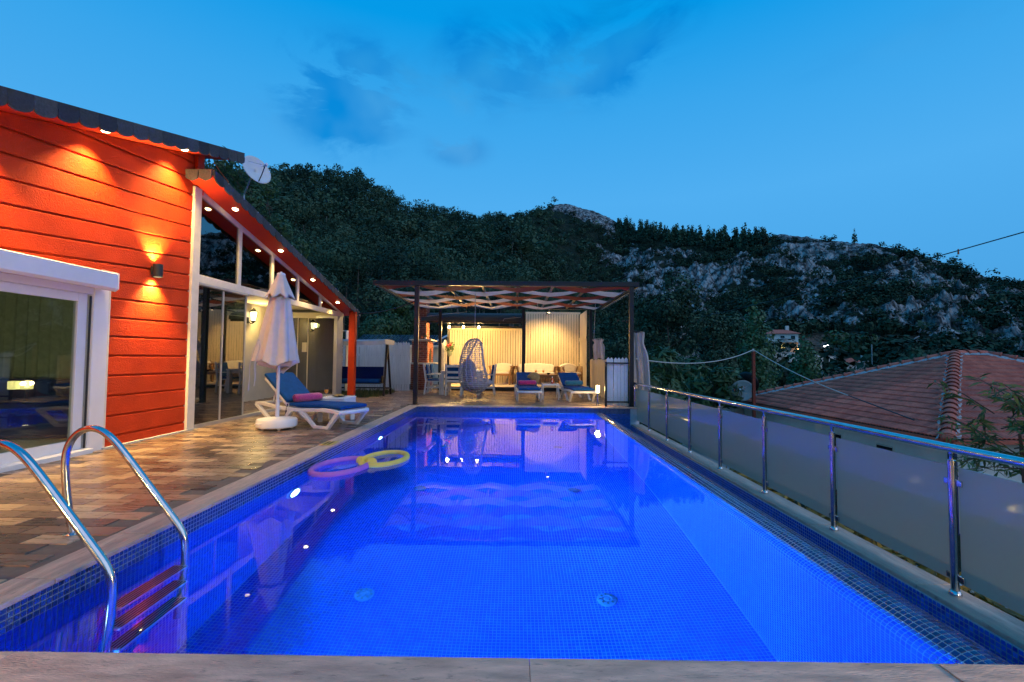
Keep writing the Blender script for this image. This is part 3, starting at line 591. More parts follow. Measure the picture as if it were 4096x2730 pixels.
# water
w = MB(); w.add([(PX0+.001,PY0+.001,ZW),(1.9475,PY0+.001,ZW),(1.9475,PY1-.001,ZW),(PX0+.001,PY1-.001,ZW)], [(0,1,2,3)])
tag(w.build('water', K['water']), 'still clear pool water', kind='structure')
# floor inlets
for x in (-1.29, .81):
    for y in (4.02, 6.33, 8.63):
        m = MB(); m.lathe([(.085,0),(.085,.012),(.072,.020),(.045,.024),(.04,.016),(.024,.016),(.02,.026),(.002,.026)], 24, (x,y,ZF+.001)); o = m.build('floor_inlet', K['inlet'], pool, True)
        for k in range(8):
            a = k*math.pi/4; mm = MB(); mm.box((x+math.cos(a)*.058, y+math.sin(a)*.058, ZF+.0245), (.022,.015,.004), a); mm.build('slot', K['blackmat'], o)
# pool lamps in the left wall
for y in (2.05, 4.92, 8.0):
    m = MB(); m.lathe([(.14,0),(.14,.015),(.115,.03),(.10,.03),(.10,.012),(.002,.012)], 28, (0,0,0)); lr = m.build('lamp_ring', K['white'], pool, True); lr.location = (PX0+.002, y, -.70); lr.rotation_euler = (0, R(90), 0)
    m = MB(); m.lathe([(.098,.016),(.07,.030),(.002,.036)], 24, (0,0,0)); m.build('lamp_lens', K['e_pool'], lr, True)
    lamp('pool_lamp', 'SPOT', (PX0+.07, y, -.70), 4000 if y > 7 else 2000, (.03,.28,1.0), pool, .07, (1, .12 if y > 7 else .05, -.16), 140, .9)
m = MB(); m.lathe([(.125,0),(.125,.015),(.10,.03),(.082,.03),(.082,.012),(.002,.012)], 28); lr = m.build('lamp_ring', K['white'], pool, True); lr.location = (-.25, PY0+.002, -.70); lr.rotation_euler = (R(-90), 0, 0)  # extra unseen lamp in the near wall, added to even out the pool light
m = MB(); m.lathe([(.08,.016),(.06,.026),(.002,.030)], 24, (0,0,0)); m.build('lamp_lens', K['e_pool'], lr, True); lamp('pool_lamp', 'SPOT', (-.25, PY0+.07, -.70), 1350, (.03,.28,1.0), pool, .07, (0, 1, -.06), 140, .9)
# travertine edge stones
MB().bb((-3.0,1.06,-.10),(3.5,1.775,-.0305)).build('mortar_bed', K['trav_x'], pool)
def stones(a, b, step, mk, mtl):
    p = a; i = 0
    while p < b-.02:
        q = min(b, p+step*(1 if i else rng.uniform(.5, 1))); m = MB(); mk(m, p+.0015, q-.0015); m.build('edge_stone', mtl, pool, bevel=.006); p = q; i += 1
stones(1.36, 11.35, .61, lambda m, p, q: m.bb((-2.575,p,-.030),(-2.355,q,rng.uniform(-.001,.001))), K['trav'])
stones(-2.352, 2.98, .62, lambda m, p, q: m.bb((p,11.005,-.030),(q,11.345,rng.uniform(-.001,.001))), K['trav_x'])
for a, b in ((-3.0,-1.929),(-1.928,.063),(.0645,2.15)): MB().bb((a,1.05,-.030),(b,1.80,rng.uniform(-.001,.001))).build('edge_stone', K['trav_x'], pool, bevel=.003)
MB().bb((1.62,1.05,.0015),(3.6,1.79,.006)).build('edge_stone', K['trav_x'], pool, bevel=.003)
stones(1.3, 11.0, 1.15, lambda m, p, q: m.bb((2.795,p,-.42),(3.045,q,-.388)), K['trav'])
MB().bb((2.86,1.2,-3.4),(3.0,11.2,-.425)).build('outer_wall', K['concrete'], pool)

# deck of wood-look strips
deck = MB(); deck.bb((-9,-1,-.045),(-2.577,13.2,-.008)); deck.bb((-4.2,13.2,-.045),(-2.577,17,-.008)); deck.bb((-2.577,11.348,-.045),(3.0,17.2,-.008)); deck.bb((-2.577,.2,-.045),(3.0,1.045,-.008))
dk = tag(deck.build('deck', K['grout']), 'paved pool deck of brown wood-look strips', kind='structure')
PW, PL = .145, .30
def in_deck(x, y):
    if y < 1.06: return False
    if x < -2.58: return x > -7.0 and y < (13.1 if x < -4.25 else 16.6) and not (x < -5.06 and y < 7.2)
    return y > 11.36 and x < 2.95 and y < 16.6
VAR = []
for k in range(14):
    m = MB(); l = PL-.004; w_ = PW-.004; m.add([(-l/2,-w_/2,-.007),(l/2,-w_/2,-.007),(l/2,w_/2,-.007),(-l/2,w_/2,-.007),(-l/2+.003,-w_/2+.003,0),(l/2-.003,-w_/2+.003,0),(l/2-.003,w_/2-.003,0),(-l/2+.003,w_/2-.003,0)],
        [(0,1,5,4),(1,2,6,5),(2,3,7,6),(3,0,4,7),(4,5,6,7)], (k+.5)/14); VAR.append(m.mesh('strip', K['deck']))
spots = []
j = 0; y = 1.06+PW/2
while y < 16.6:
    x = -7.0+(j*7 % 5)*PL/5+rng.uniform(-.02, .02)
    while x < 2.95:
        if in_deck(x-PL/2+.01, y) and in_deck(x+PL/2-.01, y): spots.append((x, y))
        x += PL
    y += PW; j += 1
spots.sort(key=lambda p: (0 if abs(p[0]/p[1]) < 1.15 else 1, p[0]**2+p[1]**2))
mb = MB()
def pick():
    r = rng.random(); return min(13, int((r**.9)*14))
for i, (x, y) in enumerate(spots):
    k = pick(); dz = rng.uniform(-.0008, .0008)
    if i < 300: link('paving_strip', VAR[k], dk, (x, y, dz))
    else:
        l = PL/2-.002; w_ = PW/2-.002; mb.add([(x-l,y-w_,dz-.007),(x+l,y-w_,dz-.007),(x+l,y+w_,dz-.007),(x-l,y+w_,dz-.007),(x-l+.003,y-w_+.003,dz),(x+l-.003,y-w_+.003,dz),(x+l-.003,y+w_-.003,dz),(x-l+.003,y+w_-.003,dz)],
            [(0,1,5,4),(1,2,6,5),(2,3,7,6),(3,0,4,7),(4,5,6,7)], (k+.5)/14)
tag(mb.build('paving_strips', K['deck'], dk), kind='stuff')
# depth plates set in the edge
for nm, c, rz, lab in (('depth_plate', (-2.475,6.11,.0035), R(90), 'small yellow marker plate on the left pool edge'), ('depth_plate', (.62,11.22,.0035), 0, 'small yellow marker plate on the far pool edge')):
    t = thing(nm, lab, 'plate', c, rz, 'marker plates on the pool edge'); MB().box((0,0,0),(.27,.15,.004)).build('plate', K['yellow_sign'], t)
    for k in range(2):
        for q in range(5): MB().box((-.085+q*.043, .03-k*.055, .0032),(.028 if q % 2 else .034,.034,.0015)).build('letter', K['blackmat'], t)

# ================================================================ pool ladder
lad = thing('pool_ladder', 'stainless steel pool ladder with two hooped rails', 'ladder', (0,0,0))
def hoop(y):
    P = [(-2.83,y,0),(-2.86,y,.12),(-2.90,y,.38),(-2.905,y,.50),(-2.875,y,.60),(-2.81,y,.665),(-2.73,y,.685),(-2.65,y,.655),(-2.57,y,.585),(-2.42,y,.40),(-2.21,y,.14),(-2.135,y,.05),(-2.105,y,-.02),(-2.10,y,-.12),(-2.11,y,-.5),(-2.14,y,-1.0)]
    q = []
    for i in range(len(P)-1):
        for f in (0, .33, .66): q.append(tuple(P[i][k]*(1-f)+P[i+1][k]*f for k in range(3)))
    q.append(P[-1])
    for _ in range(3): q = [q[0]]+[tuple((q[i-1][k]+2*q[i][k]+q[i+1][k])/4 for k in range(3)) for i in range(1, len(q)-1)]+[q[-1]]
    MB().tube(q, .0215, 14).build('rail', K['steel'], lad, True); m = MB(); m.lathe([(.05,0),(.05,.006),(.03,.014),(.022,.016)], 20, (-2.83,y,.001)); m.build('flange', K['steel'], lad, True)
for y in (2.42, 2.95): hoop(y)
for z in (-.24, -.48, -.72):
    m = MB(); m.bb((-2.155,2.435,z-.018),(-2.065,2.935,z+.012)); o = m.build('step', K['tread'], lad, bevel=.006)
    for k in range(5): MB().bb((-2.148+k*.018,2.45,z+.0125),(-2.139+k*.018,2.92,z+.016)).build('grip', K['blackmat'], o)

# ================================================================ glass railing
rail = thing('glass_railing', 'stainless railing with frosted glass panes along the overflow edge', 'railing', (2.93,0,-.388))
PYS = [1.95, 3.10, 4.25, 5.40, 6.56, 7.69, 8.83, 10.0, 11.2]
hr = [(0, y, .965) for y in (1.2, 3.0, 4.6, 6, 8, 10, 11.33)]
MB().tube(hr, .030, 16).build('handrail', K['steel'], rail, True)
MB().tube([(0,4.66,.965),(0,4.70,.965)], .0315, 16).build('joint', K['steel'], rail, True)
for i, y in enumerate(PYS):
    m = MB(); m.cyl((0,y,0),(0,y,.875),.0225,n=14); o = m.build('post', K['steel'], rail, True)
    MB().lathe([(.036,0),(.036,.012),(.026,.03),(.0225,.032)], 18, (0,y,0)).build('foot', K['steel'], o, True)
    MB().lathe([(.0235,.875),(.0235,.885),(.012,.89),(.012,.92),(.016,.925),(.016,.94)], 14, (0,y,0)).build('neck', K['steel'], o, True)
    for s in (-1, 1):
        for z in (.115, .74): MB().bb((.0,y+s*.022,z-.02),(.028,y+s*.062,z+.02)).build('clamp', K['steel'], o, bevel=.003)
    if i: MB().bb((.010,PYS[i-1]+.035,.085),(.019,y-.035,.845)).build('glass_pane', K['frost'], rail)
MB().bb((.010,1.0,.085),(.019,1.915,.845)).build('glass_pane', K['frost'], rail)
# foam rings
def ring(name, label, c, rx, ry, m, rz):
    t = thing(name, label, 'float', c, rz, 'foam rings floating in the pool')
    MB().tube([(math.cos(a)*rx, math.sin(a)*ry, 0.0) for a in np.linspace(0, 2*math.pi, 49)[:-1]], .037, 14, closed=True).build('ring', m, t, True); return t
ra = ring('foam_ring', 'purple foam noodle ring floating near the left pool wall', (-2.04,5.41,ZW+.012), .275, .42, K['foam_p'], R(-12)); rb = ring('foam_ring', 'yellow foam noodle ring floating beside the purple one', (-1.65,5.85,ZW+.012), .255, .385, K['foam_y'], R(-8))
MB().cyl((.17,.31,.0),(.29,.19,.02),.062,n=18).build('connector', K['foam_y'], ra, True)
MB().cyl((-.25,-.16,.0),(-.13,-.27,.02),.058,n=18).build('connector', K['foam_y'], rb, True)

# ================================================================ RED HOUSE
house = thing('red_house', 'red clad house with glazed veranda and dark shingle roof', 'house', (0,0,0))
WX = -5.10
def r1(y): return 3.440+.2895*(y-3.97)          # underside of the near roof edge
def r2(y): return 3.846-.2265*(y-7.135)          # underside of the veranda roof
def clip(poly, a, b, c):
    "keep points with a*y+b*z<=c"
    out = []
    for i in range(len(poly)):
        p, q = poly[i], poly[(i+1) % len(poly)]; fp = a*p[0]+b*p[1]-c; fq = a*q[0]+b*q[1]-c
        if fp <= 0: out.append(p)
        if (fp < 0 < fq) or (fq < 0 < fp): t = fp/(fp-fq); out.append((p[0]+(q[0]-p[0])*t, p[1]+(q[1]-p[1])*t))
    return out
# wall core
wall = MB()
wall.prism([(-1.5,2.02),(7.24,2.02),(7.24,r1(7.24)-.01),(-1.5,r1(-1.5)-.01)], 'x', WX-.25, WX-.02)
wall.bb((WX-.25,5.62,-.04),(WX-.02,7.05,2.02)); wall.bb((WX-.25,-1.5,-.04),(WX-.02,2.6,2.02))
wall.bb((-9,7.05,-.04),(WX-.02,7.22,3.85)); wall.bb((-9,-1.5,-.04),(-8.8,13.3,2.6)); wall.bb((-9,-1.7,-.04),(WX-.02,-1.5,2.0))
wall.build('wall', K['red'], house)
def slope(z): return float(np.interp(z, [0, 1.2, 1.43, 1.69, 1.94, 2.2, 2.46, 2.72, 5], [0, 0, .01, .02, .03, .055, .085, .105, .108]))
ks = [-.13]+[.131+.2537*k for k in range(18)]
for k in range(len(ks)-1):
    z0, z1 = ks[k], ks[k+1]; s0, s1 = slope(z0), slope(z1)
    ylo = 5.665 if z1 < 2.3 else -1.5
    if k == 0: z0 = -.02; s0 = 0
    gp = .0115
    poly = [(ylo, z0+gp+s0*(ylo-7.03)), (7.03, z0+gp), (7.03, z1-gp), (ylo, z1-gp+s1*(ylo-7.03))]
    if z1 >= 1.95 and ylo < 0: poly = clip(poly, 0, -1, -1.985)
    poly = clip(poly, -.2895, 1, 3.440-.2895*3.97-.004)
    if len(poly) < 3: continue
    if z1 > 3.9: poly = [(min(y, 7.09), z) for y, z in poly]
    MB().prism(poly, 'x', WX-.02, WX+.008).build('siding_board', K['red'], house, bevel=.007)
MB().prism([(7.09,3.75),(7.245,3.75),(7.245,r1(7.245)),(7.09,r1(7.09))], 'x', WX-.02, WX+.03).build('corner_board', K['red_smooth'], house, bevel=.004)
MB().bb((WX-.02,7.032,-.02),(WX+.045,7.195,3.83)).build('corner_trim', K['trim'], house, bevel=.006)
MB().bb((WX-.02,5.622,-.02),(WX+.015,5.662,1.97)).build('door_trim', K['trim'], house, bevel=.004)
MB().bb((WX-.01,5.6,-.01),(WX+.06,7.25,.012)).build('mortar_strip', K['mortar_grey'], house)
# near roof: slab, soffit and shingles on the verge
RX = -4.65
ro = MB(); ro.prism([(-1.8,r1(-1.8)+.02),(7.60,r1(7.60)+.02),(7.60,r1(7.60)+.13),(-1.8,r1(-1.8)+.13)], 'x', -9.6, RX-.012).build('roof', K['shingle'], house)
MB().prism([(-1.8,r1(-1.8)),(7.58,r1(7.58)),(7.58,r1(7.58)+.02),(-1.8,r1(-1.8)+.02)], 'x', WX-.02, RX-.02).build('soffit', K['red_smooth'], house)
r2o = MB(); r2o.prism([(6.86,r2(6.86)+.02),(13.56,r2(13.56)+.02),(13.56,r2(13.56)+.12),(6.86,r2(6.86)+.12)], 'x', -9.2, RX-.012); veranda_roof = r2o.build('veranda_roof', K['shingle'], house)
MB().prism([(6.87,r2(6.87)),(13.54,r2(13.54)),(13.54,r2(13.54)+.02),(6.87,r2(6.87)+.02)], 'x', WX-.02, RX-.02).build('soffit', K['red_smooth'], house)
def scallop(y0, y1, f, h, drop, parent):
    "one verge shingle: a plate with a rounded tab below"
    ym = (y0+y1)/2; hw = (y1-y0)/2-.003; t = rng.random()
    m = MB(); m.prism([(y0+.002,f(y0)+.03),(y1-.002,f(y1)+.03),(y1-.002,f(y1)+h),(y0+.002,f(y0)+h)], 'x', RX-.010, RX+rng.uniform(.001,.006), tone=t)
    tab = [(y0+.004, f(y0)+.05)]+[(ym-hw*math.cos(a), f(ym-hw*math.cos(a))-drop*math.sin(a)**.7) for a in np.linspace(.05, math.pi-.05, 9)]+[(y1-.004, f(y1)+.05)]
    m.prism(tab, 'x', RX-.004, RX+.010+rng.uniform(0, .004), tone=t*.8); m.build('verge_shingle', K['shingle'], parent)
y = 2.0
while y < 7.6: scallop(y, min(y+.225, 7.61), r1, .125, .068, house); y += .225
y = 6.86
while y < 13.5: scallop(y, min(y+.225, 13.57), r2, .115, .065, house); y += .225
# shingle butts on the veranda roof top near the verge (seen edge-on), end cap, screws
for k in range(2): MB().prism([(-5.08+.205*k,r2(6.86)+.10),(-4.88+.205*k,r2(6.86)+.10),(-4.89+.205*k,r2(6.86)-.03),(-4.98+.205*k,r2(6.86)-.07),(-5.07+.205*k,r2(6.86)-.03)], 'y', 6.835, 6.858, tone=.9).build('end_shingle', K['shingle'], house)
for y in np.arange(7.2, 13.4, .42): MB().ball((RX+.012, y, r2(y)+.095), .011, 8).build('roof_screw', K['alu'], house, True)
# red pillar at the end of the veranda
MB().bb((-4.80,13.05,.07),(-4.62,13.22,r2(13.22)+.01)).build('pillar', K['red'], house, bevel=.008); MB().bb((-4.795,13.055,-.02),(-4.625,13.215,.07)).build('pillar_base', K['concrete'], house)
# recessed eave spots
for y, f in [(1.45,r1),(2.72,r1),(3.99,r1),(5.257,r1),(6.522,r1),(7.757,r2),(9.31,r2),(10.826,r2),(12.378,r2)]:
    z = f(y); m = MB(); m.lathe([(.060,-.001),(.060,-.008),(.045,-.008),(.045,-.002)], 24); o = m.build('eave_light', K['alu'], house, True); o.location = (-4.868, y, z)
    o.rotation_euler = (math.atan(.2895) if f is r1 else -math.atan(.2265), 0, 0)
    m = MB(); m.lathe([(.048,-.006),(.034,-.022),(.002,-.028)], 20); m.build('eave_lens', K['e_spot'], o, True)
    lamp('eave_spot', 'SPOT', (-4.868, y, z-.040), 400 if f is r1 else 85, WARM, house, .03, (-.10 if f is r1 else .05, 0, -1), 100 if f is r1 else 112, 1.0)
# roller shutter box and sliding door
sb = MB(); sb.prism([(-5.07,1.965),(-4.90,1.935),(-4.862,1.965),(-4.862,2.142),(-4.90,2.155),(-5.07,2.19)], 'y', 1.5, 5.50); o = sb.build('shutter_box', K['upvc'], house, bevel=.005)
MB().prism([(-5.075,1.958),(-4.893,1.926),(-4.852,1.958),(-4.852,2.148),(-4.893,2.163),(-5.075,2.199)], 'y', 5.501, 5.508).build('end_cap', K['upvc'], o, bevel=.002)
dr = MB(); dr.bb((WX-.10,5.42,-.02),(WX+.03,5.62,1.965)); dr.bb((WX-.10,2.6,1.88),(WX+.02,5.42,1.963)); dr.bb((WX-.10,2.6,-.02),(WX+.10,5.42,.045)); dr.build('door_frame', K['upvc'], house, bevel=.006)
sl = MB(); sl.bb((WX-.075,5.27,.046),(WX-.015,5.385,1.878)); sl.bb((WX-.075,3.4,.046),(WX-.015,5.27,.16)); sl.bb((WX-.075,3.4,1.78),(WX-.015,5.27,1.878)); sl.bb((WX-.075,3.4,.16),(WX-.015,3.5,1.78))
door = sl.build('sliding_door', K['upvc'], house, bevel=.006); MB().bb((WX-.05,3.49,.155),(WX-.042,5.275,1.785)).build('door_pane', K['glass'], door)
MB().bb((WX-.06,2.6,.16),(WX-.052,3.42,1.80)).build('door_pane', K['glass'], door)
MB().bb((WX-.005,5.395,.05),(WX+.005,5.415,1.86)).build('seal', K['blackmat'], door)
# the room behind the sliding door
rm = MB(); rm.bb((-8.8,-1.5,-.03),(WX-.25,7.05,.0)); rm.bb((-8.8,-1.5,2.35),(WX-.25,7.05,2.40)); rm.build('room_shell', K['cream_wall'], house)
cu = MB()
vs = []; fs = []; n = 60
for i in range(n+1):
    f = i/n; vs += [(-8.4+2.75*f, 6.955+.03*math.sin(f*90), .80), (-8.4+2.75*f, 6.955+.03*math.sin(f*90), 2.32)]
for i in range(n): fs.append((2*i, 2*i+2, 2*i+3, 2*i+1))
cu.add(vs, fs).build('room_curtain', K['curtain'], house, True)
MB().bb((-8.4,6.1,.02),(-6.0,6.85,.42)).build('room_sofa', K['sofa_blue'], house, bevel=.05); MB().bb((-8.4,6.75,.42),(-6.0,6.93,.78)).build('room_sofa_back', K['sofa_blue'], house, bevel=.05)
MB().bb((-8.8,7.0,0),(WX-.26,7.045,2.34)).build('room_lining', K['cream_wall'], house); MB().bb((WX-.27,5.62,0),(WX-.251,7.0,2.34)).build('room_lining', K['cream_wall'], house); MB().bb((-8.79,-1.4,0),(-8.7,7.0,2.34)).build('room_lining', K['cream_wall'], house)
for k in (0, 1): MB().bb((-7.40+k*.13,6.60+k*.05,.64),(-7.29+k*.13,6.70+k*.05,.76)).build('room_lamp', K['e_room'], house, bevel=.01)
lamp('room_glow', 'POINT', (-6.9, 4.9, 2.1), 14, (.92,.92,.66), house, .12)
# veranda: glazing, inner wall, ceiling
fr = MB(); fr.bb((WX-.05,7.196,2.335),(WX+.03,13.36,2.46)); fr.build('mid_rail', K['trim'], house, bevel=.006)
MB().bb((WX-.06,7.196,-.01),(WX+.03,13.36,.055)).build('bottom_track', K['alu'], house, bevel=.004)
MB().bb((WX-.03,7.196,2.29),(WX+.05,8.56,2.334)).build('top_track', K['alu'], house, bevel=.006)
MB().prism([(7.2,r2(7.2)-.10),(13.2,r2(13.2)-.05),(13.2,r2(13.2)-.002),(7.2,r2(7.2)-.002)], 'x', WX-.04, WX+.02).build('top_rail', K['trim'], house)
MU = [7.21, 8.29, 9.42, 10.55, 11.79, 13.0]
for i, y in enumerate(MU[1:]): MB().bb((WX-.04,y-.045,2.461),(WX+.022,y+.045,r2(y)-.02)).build('mullion', K['trim'], house, bevel=.004)
for i in range(len(MU)-1):
    a, b = MU[i]+.045, MU[i+1]-.045; MB().prism([(a,2.462),(b,2.462),(b,r2(b)-.055),(a,r2(a)-.095)], 'x', WX-.012, WX-.004).build('upper_pane', K['glass_dark'], house)
for a, b in ((7.235,7.855),(7.885,8.52)):
    MB().bb((WX-.012,a,.056),(WX-.002,b,2.289)).build('folding_pane', K['glass_dark'], house)
for y in (7.22, 7.87, 8.535): MB().bb((WX-.02,y-.014,.056),(WX+.014,y+.014,2.289)).build('pane_profile', K['alu'], house, bevel=.003)
for k in range(6): MB().bb((WX-.05-.02*(k % 2),12.86+k*.075,.056),(WX+.05,12.905+k*.075,2.33)).build('folded_pane', K['alu'], house, bevel=.004)
MB().bar((-5.16,12.93,1.17),(-5.68,12.95,1.17),.012,2.2).build('open_pane', K['glass_dark'], house)
MB().bar((-5.16,12.93,2.30),(-5.68,12.95,2.30),.03,.07).build('open_pane_rail', K['alu'], house)
MB().bar((-5.16,12.93,.08),(-5.68,12.95,.08),.03,.06).build('open_pane_rail', K['alu'], house)
MB().bb((-7.0,7.22,-.02),(-6.9,13.4,2.9)).build('veranda_wall', K['cream_wall'], house)
MB().bb((-6.9,7.23,2.52),(WX-.06,13.4,2.56)).build('veranda_ceiling', K['ceil'], house)
MB().bb((-6.9,13.33,2.36),(WX-.05,13.42,2.52)).build('back_beam', K['ceil'], house)
for a, b in ((-6.88,-6.42),(-6.40,-6.12),(-6.10,-5.20)): MB().bb((a,13.37,.07),(b,13.378,2.30)).build('back_pane', K['glass_dark'], house)
for x in (-6.89, -6.41, -6.11, -5.19): MB().bb((x-.012,13.355,.06),(x+.012,13.392,2.31)).build('back_profile', K['trim'], house)
MB().bb((-6.9,13.35,.0),(WX-.06,13.40,.07)).build('back_track', K['alu'], house); MB().bb((-6.9,13.35,2.30),(WX-.06,13.40,2.36)).build('back_head', K['trim'], house)
MB().bb((-6.28,13.36,1.30),(-6.14,13.364,1.58)).build('notice', K['cream_wall'], house)
# pale shelving in the room beyond the veranda
for x in (-5.95, -5.62, -5.30): MB().bb((x-.012,14.2,.1),(x+.012,14.45,2.0)).build('shelf_upright', K['whitewood'], house)
for z in (.12, .55, 1.0, 1.45, 1.98): MB().bb((-5.94,14.21,z),(-5.31,14.44,z+.02)).build('shelf_board', K['whitewood'], house)

# lamps on the house
wl = thing('wall_light', 'black up-and-down wall light on the red cladding', 'lamp', (WX+.012,6.30,2.34)); m = MB(); m.lathe([(.058,-.09),(.058,.09)], 28, (.075,0,0), caps=False); m.lathe([(.052,-.09),(.052,.09)], 28, (.075,0,0), caps=False); m.build('shade', K['blackmat'], wl, True)
MB().bb((0,-.035,-.06),(.02,.035,.06)).build('bracket', K['blackmat'], wl)
for s in (-1, 1):
    m = MB(); m.lathe([(.05,0),(.002,.006)], 20, (.075,0,s*.072)); m.build('lens', K['e_wall'], wl, True); lamp('wall_beam', 'SPOT', (.075,0,s*.098), 400, WARM, wl, .035, (-.16,0,s), 100, 1.0)
lt = thing('porch_lantern', 'black porch lantern glowing on the veranda wall', 'lamp', (-6.9,11.65,2.2)); m = MB(); m.lathe([(.055,-.12),(.085,.09)], 6, (.15,0,0)); m.build('lantern_glass', K['e_lant'], lt)
m = MB(); m.lathe([(.10,.09),(.105,.10),(.04,.17),(.015,.20)], 12, (.15,0,0)); m.lathe([(.015,-.19),(.05,-.15),(.06,-.12)], 12, (.15,0,0)); m.build('cap', K['blackmat'], lt, True)
for k in range(6): a = k*math.pi/3; MB().bar((.15+.057*math.cos(a),.057*math.sin(a),-.12),(.15+.087*math.cos(a),.087*math.sin(a),.09),.008,.008).build('bar', K['blackmat'], lt)
MB().tube([(0,0,-.13),(.08,0,-.2),(.15,0,-.19)], .012, 8).build('arm', K['blackmat'], lt, True); MB().bb((0,-.04,-.2),(.015,.04,-.04)).build('backplate', K['blackmat'], lt)
lamp('lantern_glow', 'POINT', (.30,0,.0), 42, (1,.72,.24), lt, .07)
# satellite dish on the veranda roof
def dish(name, label, loc, r, face, m, group=None):
    t = thing(name, label, 'satellite dish', loc, 0, group); q = Vector(face).to_track_quat('Z', 'Y')
    mb = MB(); pr = [(r*f, r*.28*f*f) for f in (1, .85, .65, .45, .25, .02)]; mb.lathe(pr, 32, caps=False); o = mb.build('reflector', m, t, True); o.rotation_mode = 'QUATERNION'; o.rotation_quaternion = q
    sm = o.modifiers.new('thick', 'SOLIDIFY'); sm.thickness = .012
    tip = q @ Vector((0, -r*.15, r*1.15)); low = q @ Vector((0, -r*.9, r*.2)); a = MB(); a.tube([low, (low+tip)*.5+Vector((0, 0, -.02)), tip], .011, 7); a.build('arm', K['blackmat'], t, True)
    s_ = MB(); 
    for sx in (-.8, .8): MB().tube([q @ Vector((sx*r*.6, r*.5, r*.2)), tip], .005, 5).build('stay', K['alu'], t, True)
    s_.cyl(tip+q @ Vector((0, 0, .06)), tip+q @ Vector((0, 0, -.05)), .032, .02, 12); s_.build('feed_head', K['white'], t, True)
    p = MB(); b = q @ Vector((0, 0, -.06)); p.tube([(0,0,.0), b, (b.x-.35, b.y+.3, -r*1.2), (b.x-.4, b.y+.35, -r*5)], .018, 8); p.build('mast', K['alu'], t, True); return t
dish('satellite_dish', 'white satellite dish against the sky beside the near roof tip', (-5.52,9.4,5.04), .31, (.80,-.42,.28), K['white'])
# cable from the veranda roof to the pergola
def cable(name, label, pts, r, m, sag=0.0, n=24, group=None):
    q = []
    for i in range(len(pts)-1):
        a, b = Vector(pts[i]), Vector(pts[i+1])
        for k in range(n): f = k/n; p = a.lerp(b, f); p.z -= sag*4*f*(1-f); q.append(p)
    q.append(Vector(pts[-1])); o = MB().tube(q, r, 6).build(name, m, None, True); return tag(o, label, 'cable', group)
cable('black_cable', 'slack black cable from the veranda roof to the pergola', [(-4.66,13.4,2.46),(-2.5,11.4,2.60)], .016, K['blackmat'], .10)
cable('thin_wire', 'thin orange wire hanging between the two roof ends', [(-4.95,7.3,4.32),(-4.78,7.4,4.05),(-4.75,7.35,3.80)], .006, mat('orange_wire', (.5,.12,.04), .5), .02, 8)
# the broad-leaved tree that rises behind the veranda
fig = [(515,385),(535,420),(570,450),(590,480),(585,415),(630,515),(650,530),(665,560),(600,520),(540,390),(680,585)]
fc = [(at_depth(a, 15.2)+8.3, 0.0+((k*37) % 10-5)*.12, vz(a, b, 15.2)) for k, (a, b) in enumerate(fig)]
tree('leafy_tree', 'broad-leaved tree rising behind the veranda roof', (-8.3,15.2,0), 7.0, (fc, [.55,.55,.5,.45,.5,.42,.4,.4,.45,.5,.3]), 3000, .048, K['leaf'], K['bark'], .12, 201, 1.0, 1.5, limbs=11)

# ================================================================ PARASOL, LOUNGERS
par = thing('closed_parasol', 'closed off-white parasol on a round white base beside the lounger', 'parasol', (-3.80,7.30,0))
m = MB(); m.lathe([(.285,.035),(.30,.05),(.30,.145),(.285,.165),(.10,.185),(.04,.19)], 40); m.build('base', K['white'], par, True)
for k in range(5): a = k*1.2566+.3; MB().cyl((.22*math.cos(a),.22*math.sin(a)-.012,.022),(.22*math.cos(a),.22*math.sin(a)+.012,.022),.022,n=12).build('caster', K['white'], par, True)
for a in (-2.1,): MB().tube([(.30*math.cos(a+d_),.30*math.sin(a+d_),.11) if abs(d_) > .15 else (.335*math.cos(a+d_),.335*math.sin(a+d_),.11) for d_ in (-.22,-.2,-.1,0,.1,.2,.22)], .008, 7).build('handle', K['white'], par, True)
MB().cyl((0,0,.18),(0,0,1.2),.024,n=16).build('pole', K['white'], par, True); MB().cyl((0,0,.18),(0,0,.42),.031,n=16).build('sleeve', K['white'], par, True); MB().tube([(.03,0,.34),(.065,-.01,.34)], .012, 8).build('knob', K['white'], par, True)
def fold(n, amp, ph, sk=0.0):
    def f(i, a, r, z):
        w = 1+amp*(.62*math.cos(n*a+ph+.7*math.sin(a*2+z*2.2))+.30*math.cos(2*n*a+ph*2+1.0+z*3)+.25*math.sin(3*a+ph+z*1.6)); return (r*w*math.cos(a), r*w*math.sin(a), z+sk*math.cos(n*a+ph)+.55*sk*math.sin(3*a+1))
    return f
P = [(.17,2.02),(.19,1.85),(.215,1.6),(.25,1.35),(.30,1.12),(.355,.98),(.385,.915)]
cb = MB(); vs = []; fs = []; N_ = 96; hs = np.linspace(0, 1, 22)
for h in hs:
    z = 2.1-1.20*h; r = .14+.180*h**.92
    for k in range(N_):
        a = 2*math.pi*k/N_; amp = .11+.13*h; w = 1+amp*(math.cos(8*a+1.3*math.sin(2*a+.5)+h*1.3)*.62+.40*math.cos(3*a+1+h*1.6)+.30*math.cos(13*a+h*4+2*math.sin(3*a))*h); dz = .055*h*h*math.cos(3*a+.4)+.03*h**4*math.cos(7*a+1.5*math.sin(2*a)); r = r*(1-.16*max(0, h-.86)/.14)
        vs.append((r*w*math.cos(a)-.03*h, r*w*math.sin(a), z+dz))
for i in range(len(hs)-1):
    for k in range(N_): fs.append((i*N_+k, i*N_+(k+1) % N_, (i+1)*N_+(k+1) % N_, (i+1)*N_+k))
o = cb.add(vs, fs).build('canopy', K['canvas'], par, True); o.modifiers.new('thick', 'SOLIDIFY').thickness = .006
cb = MB(); vs = []; fs = []
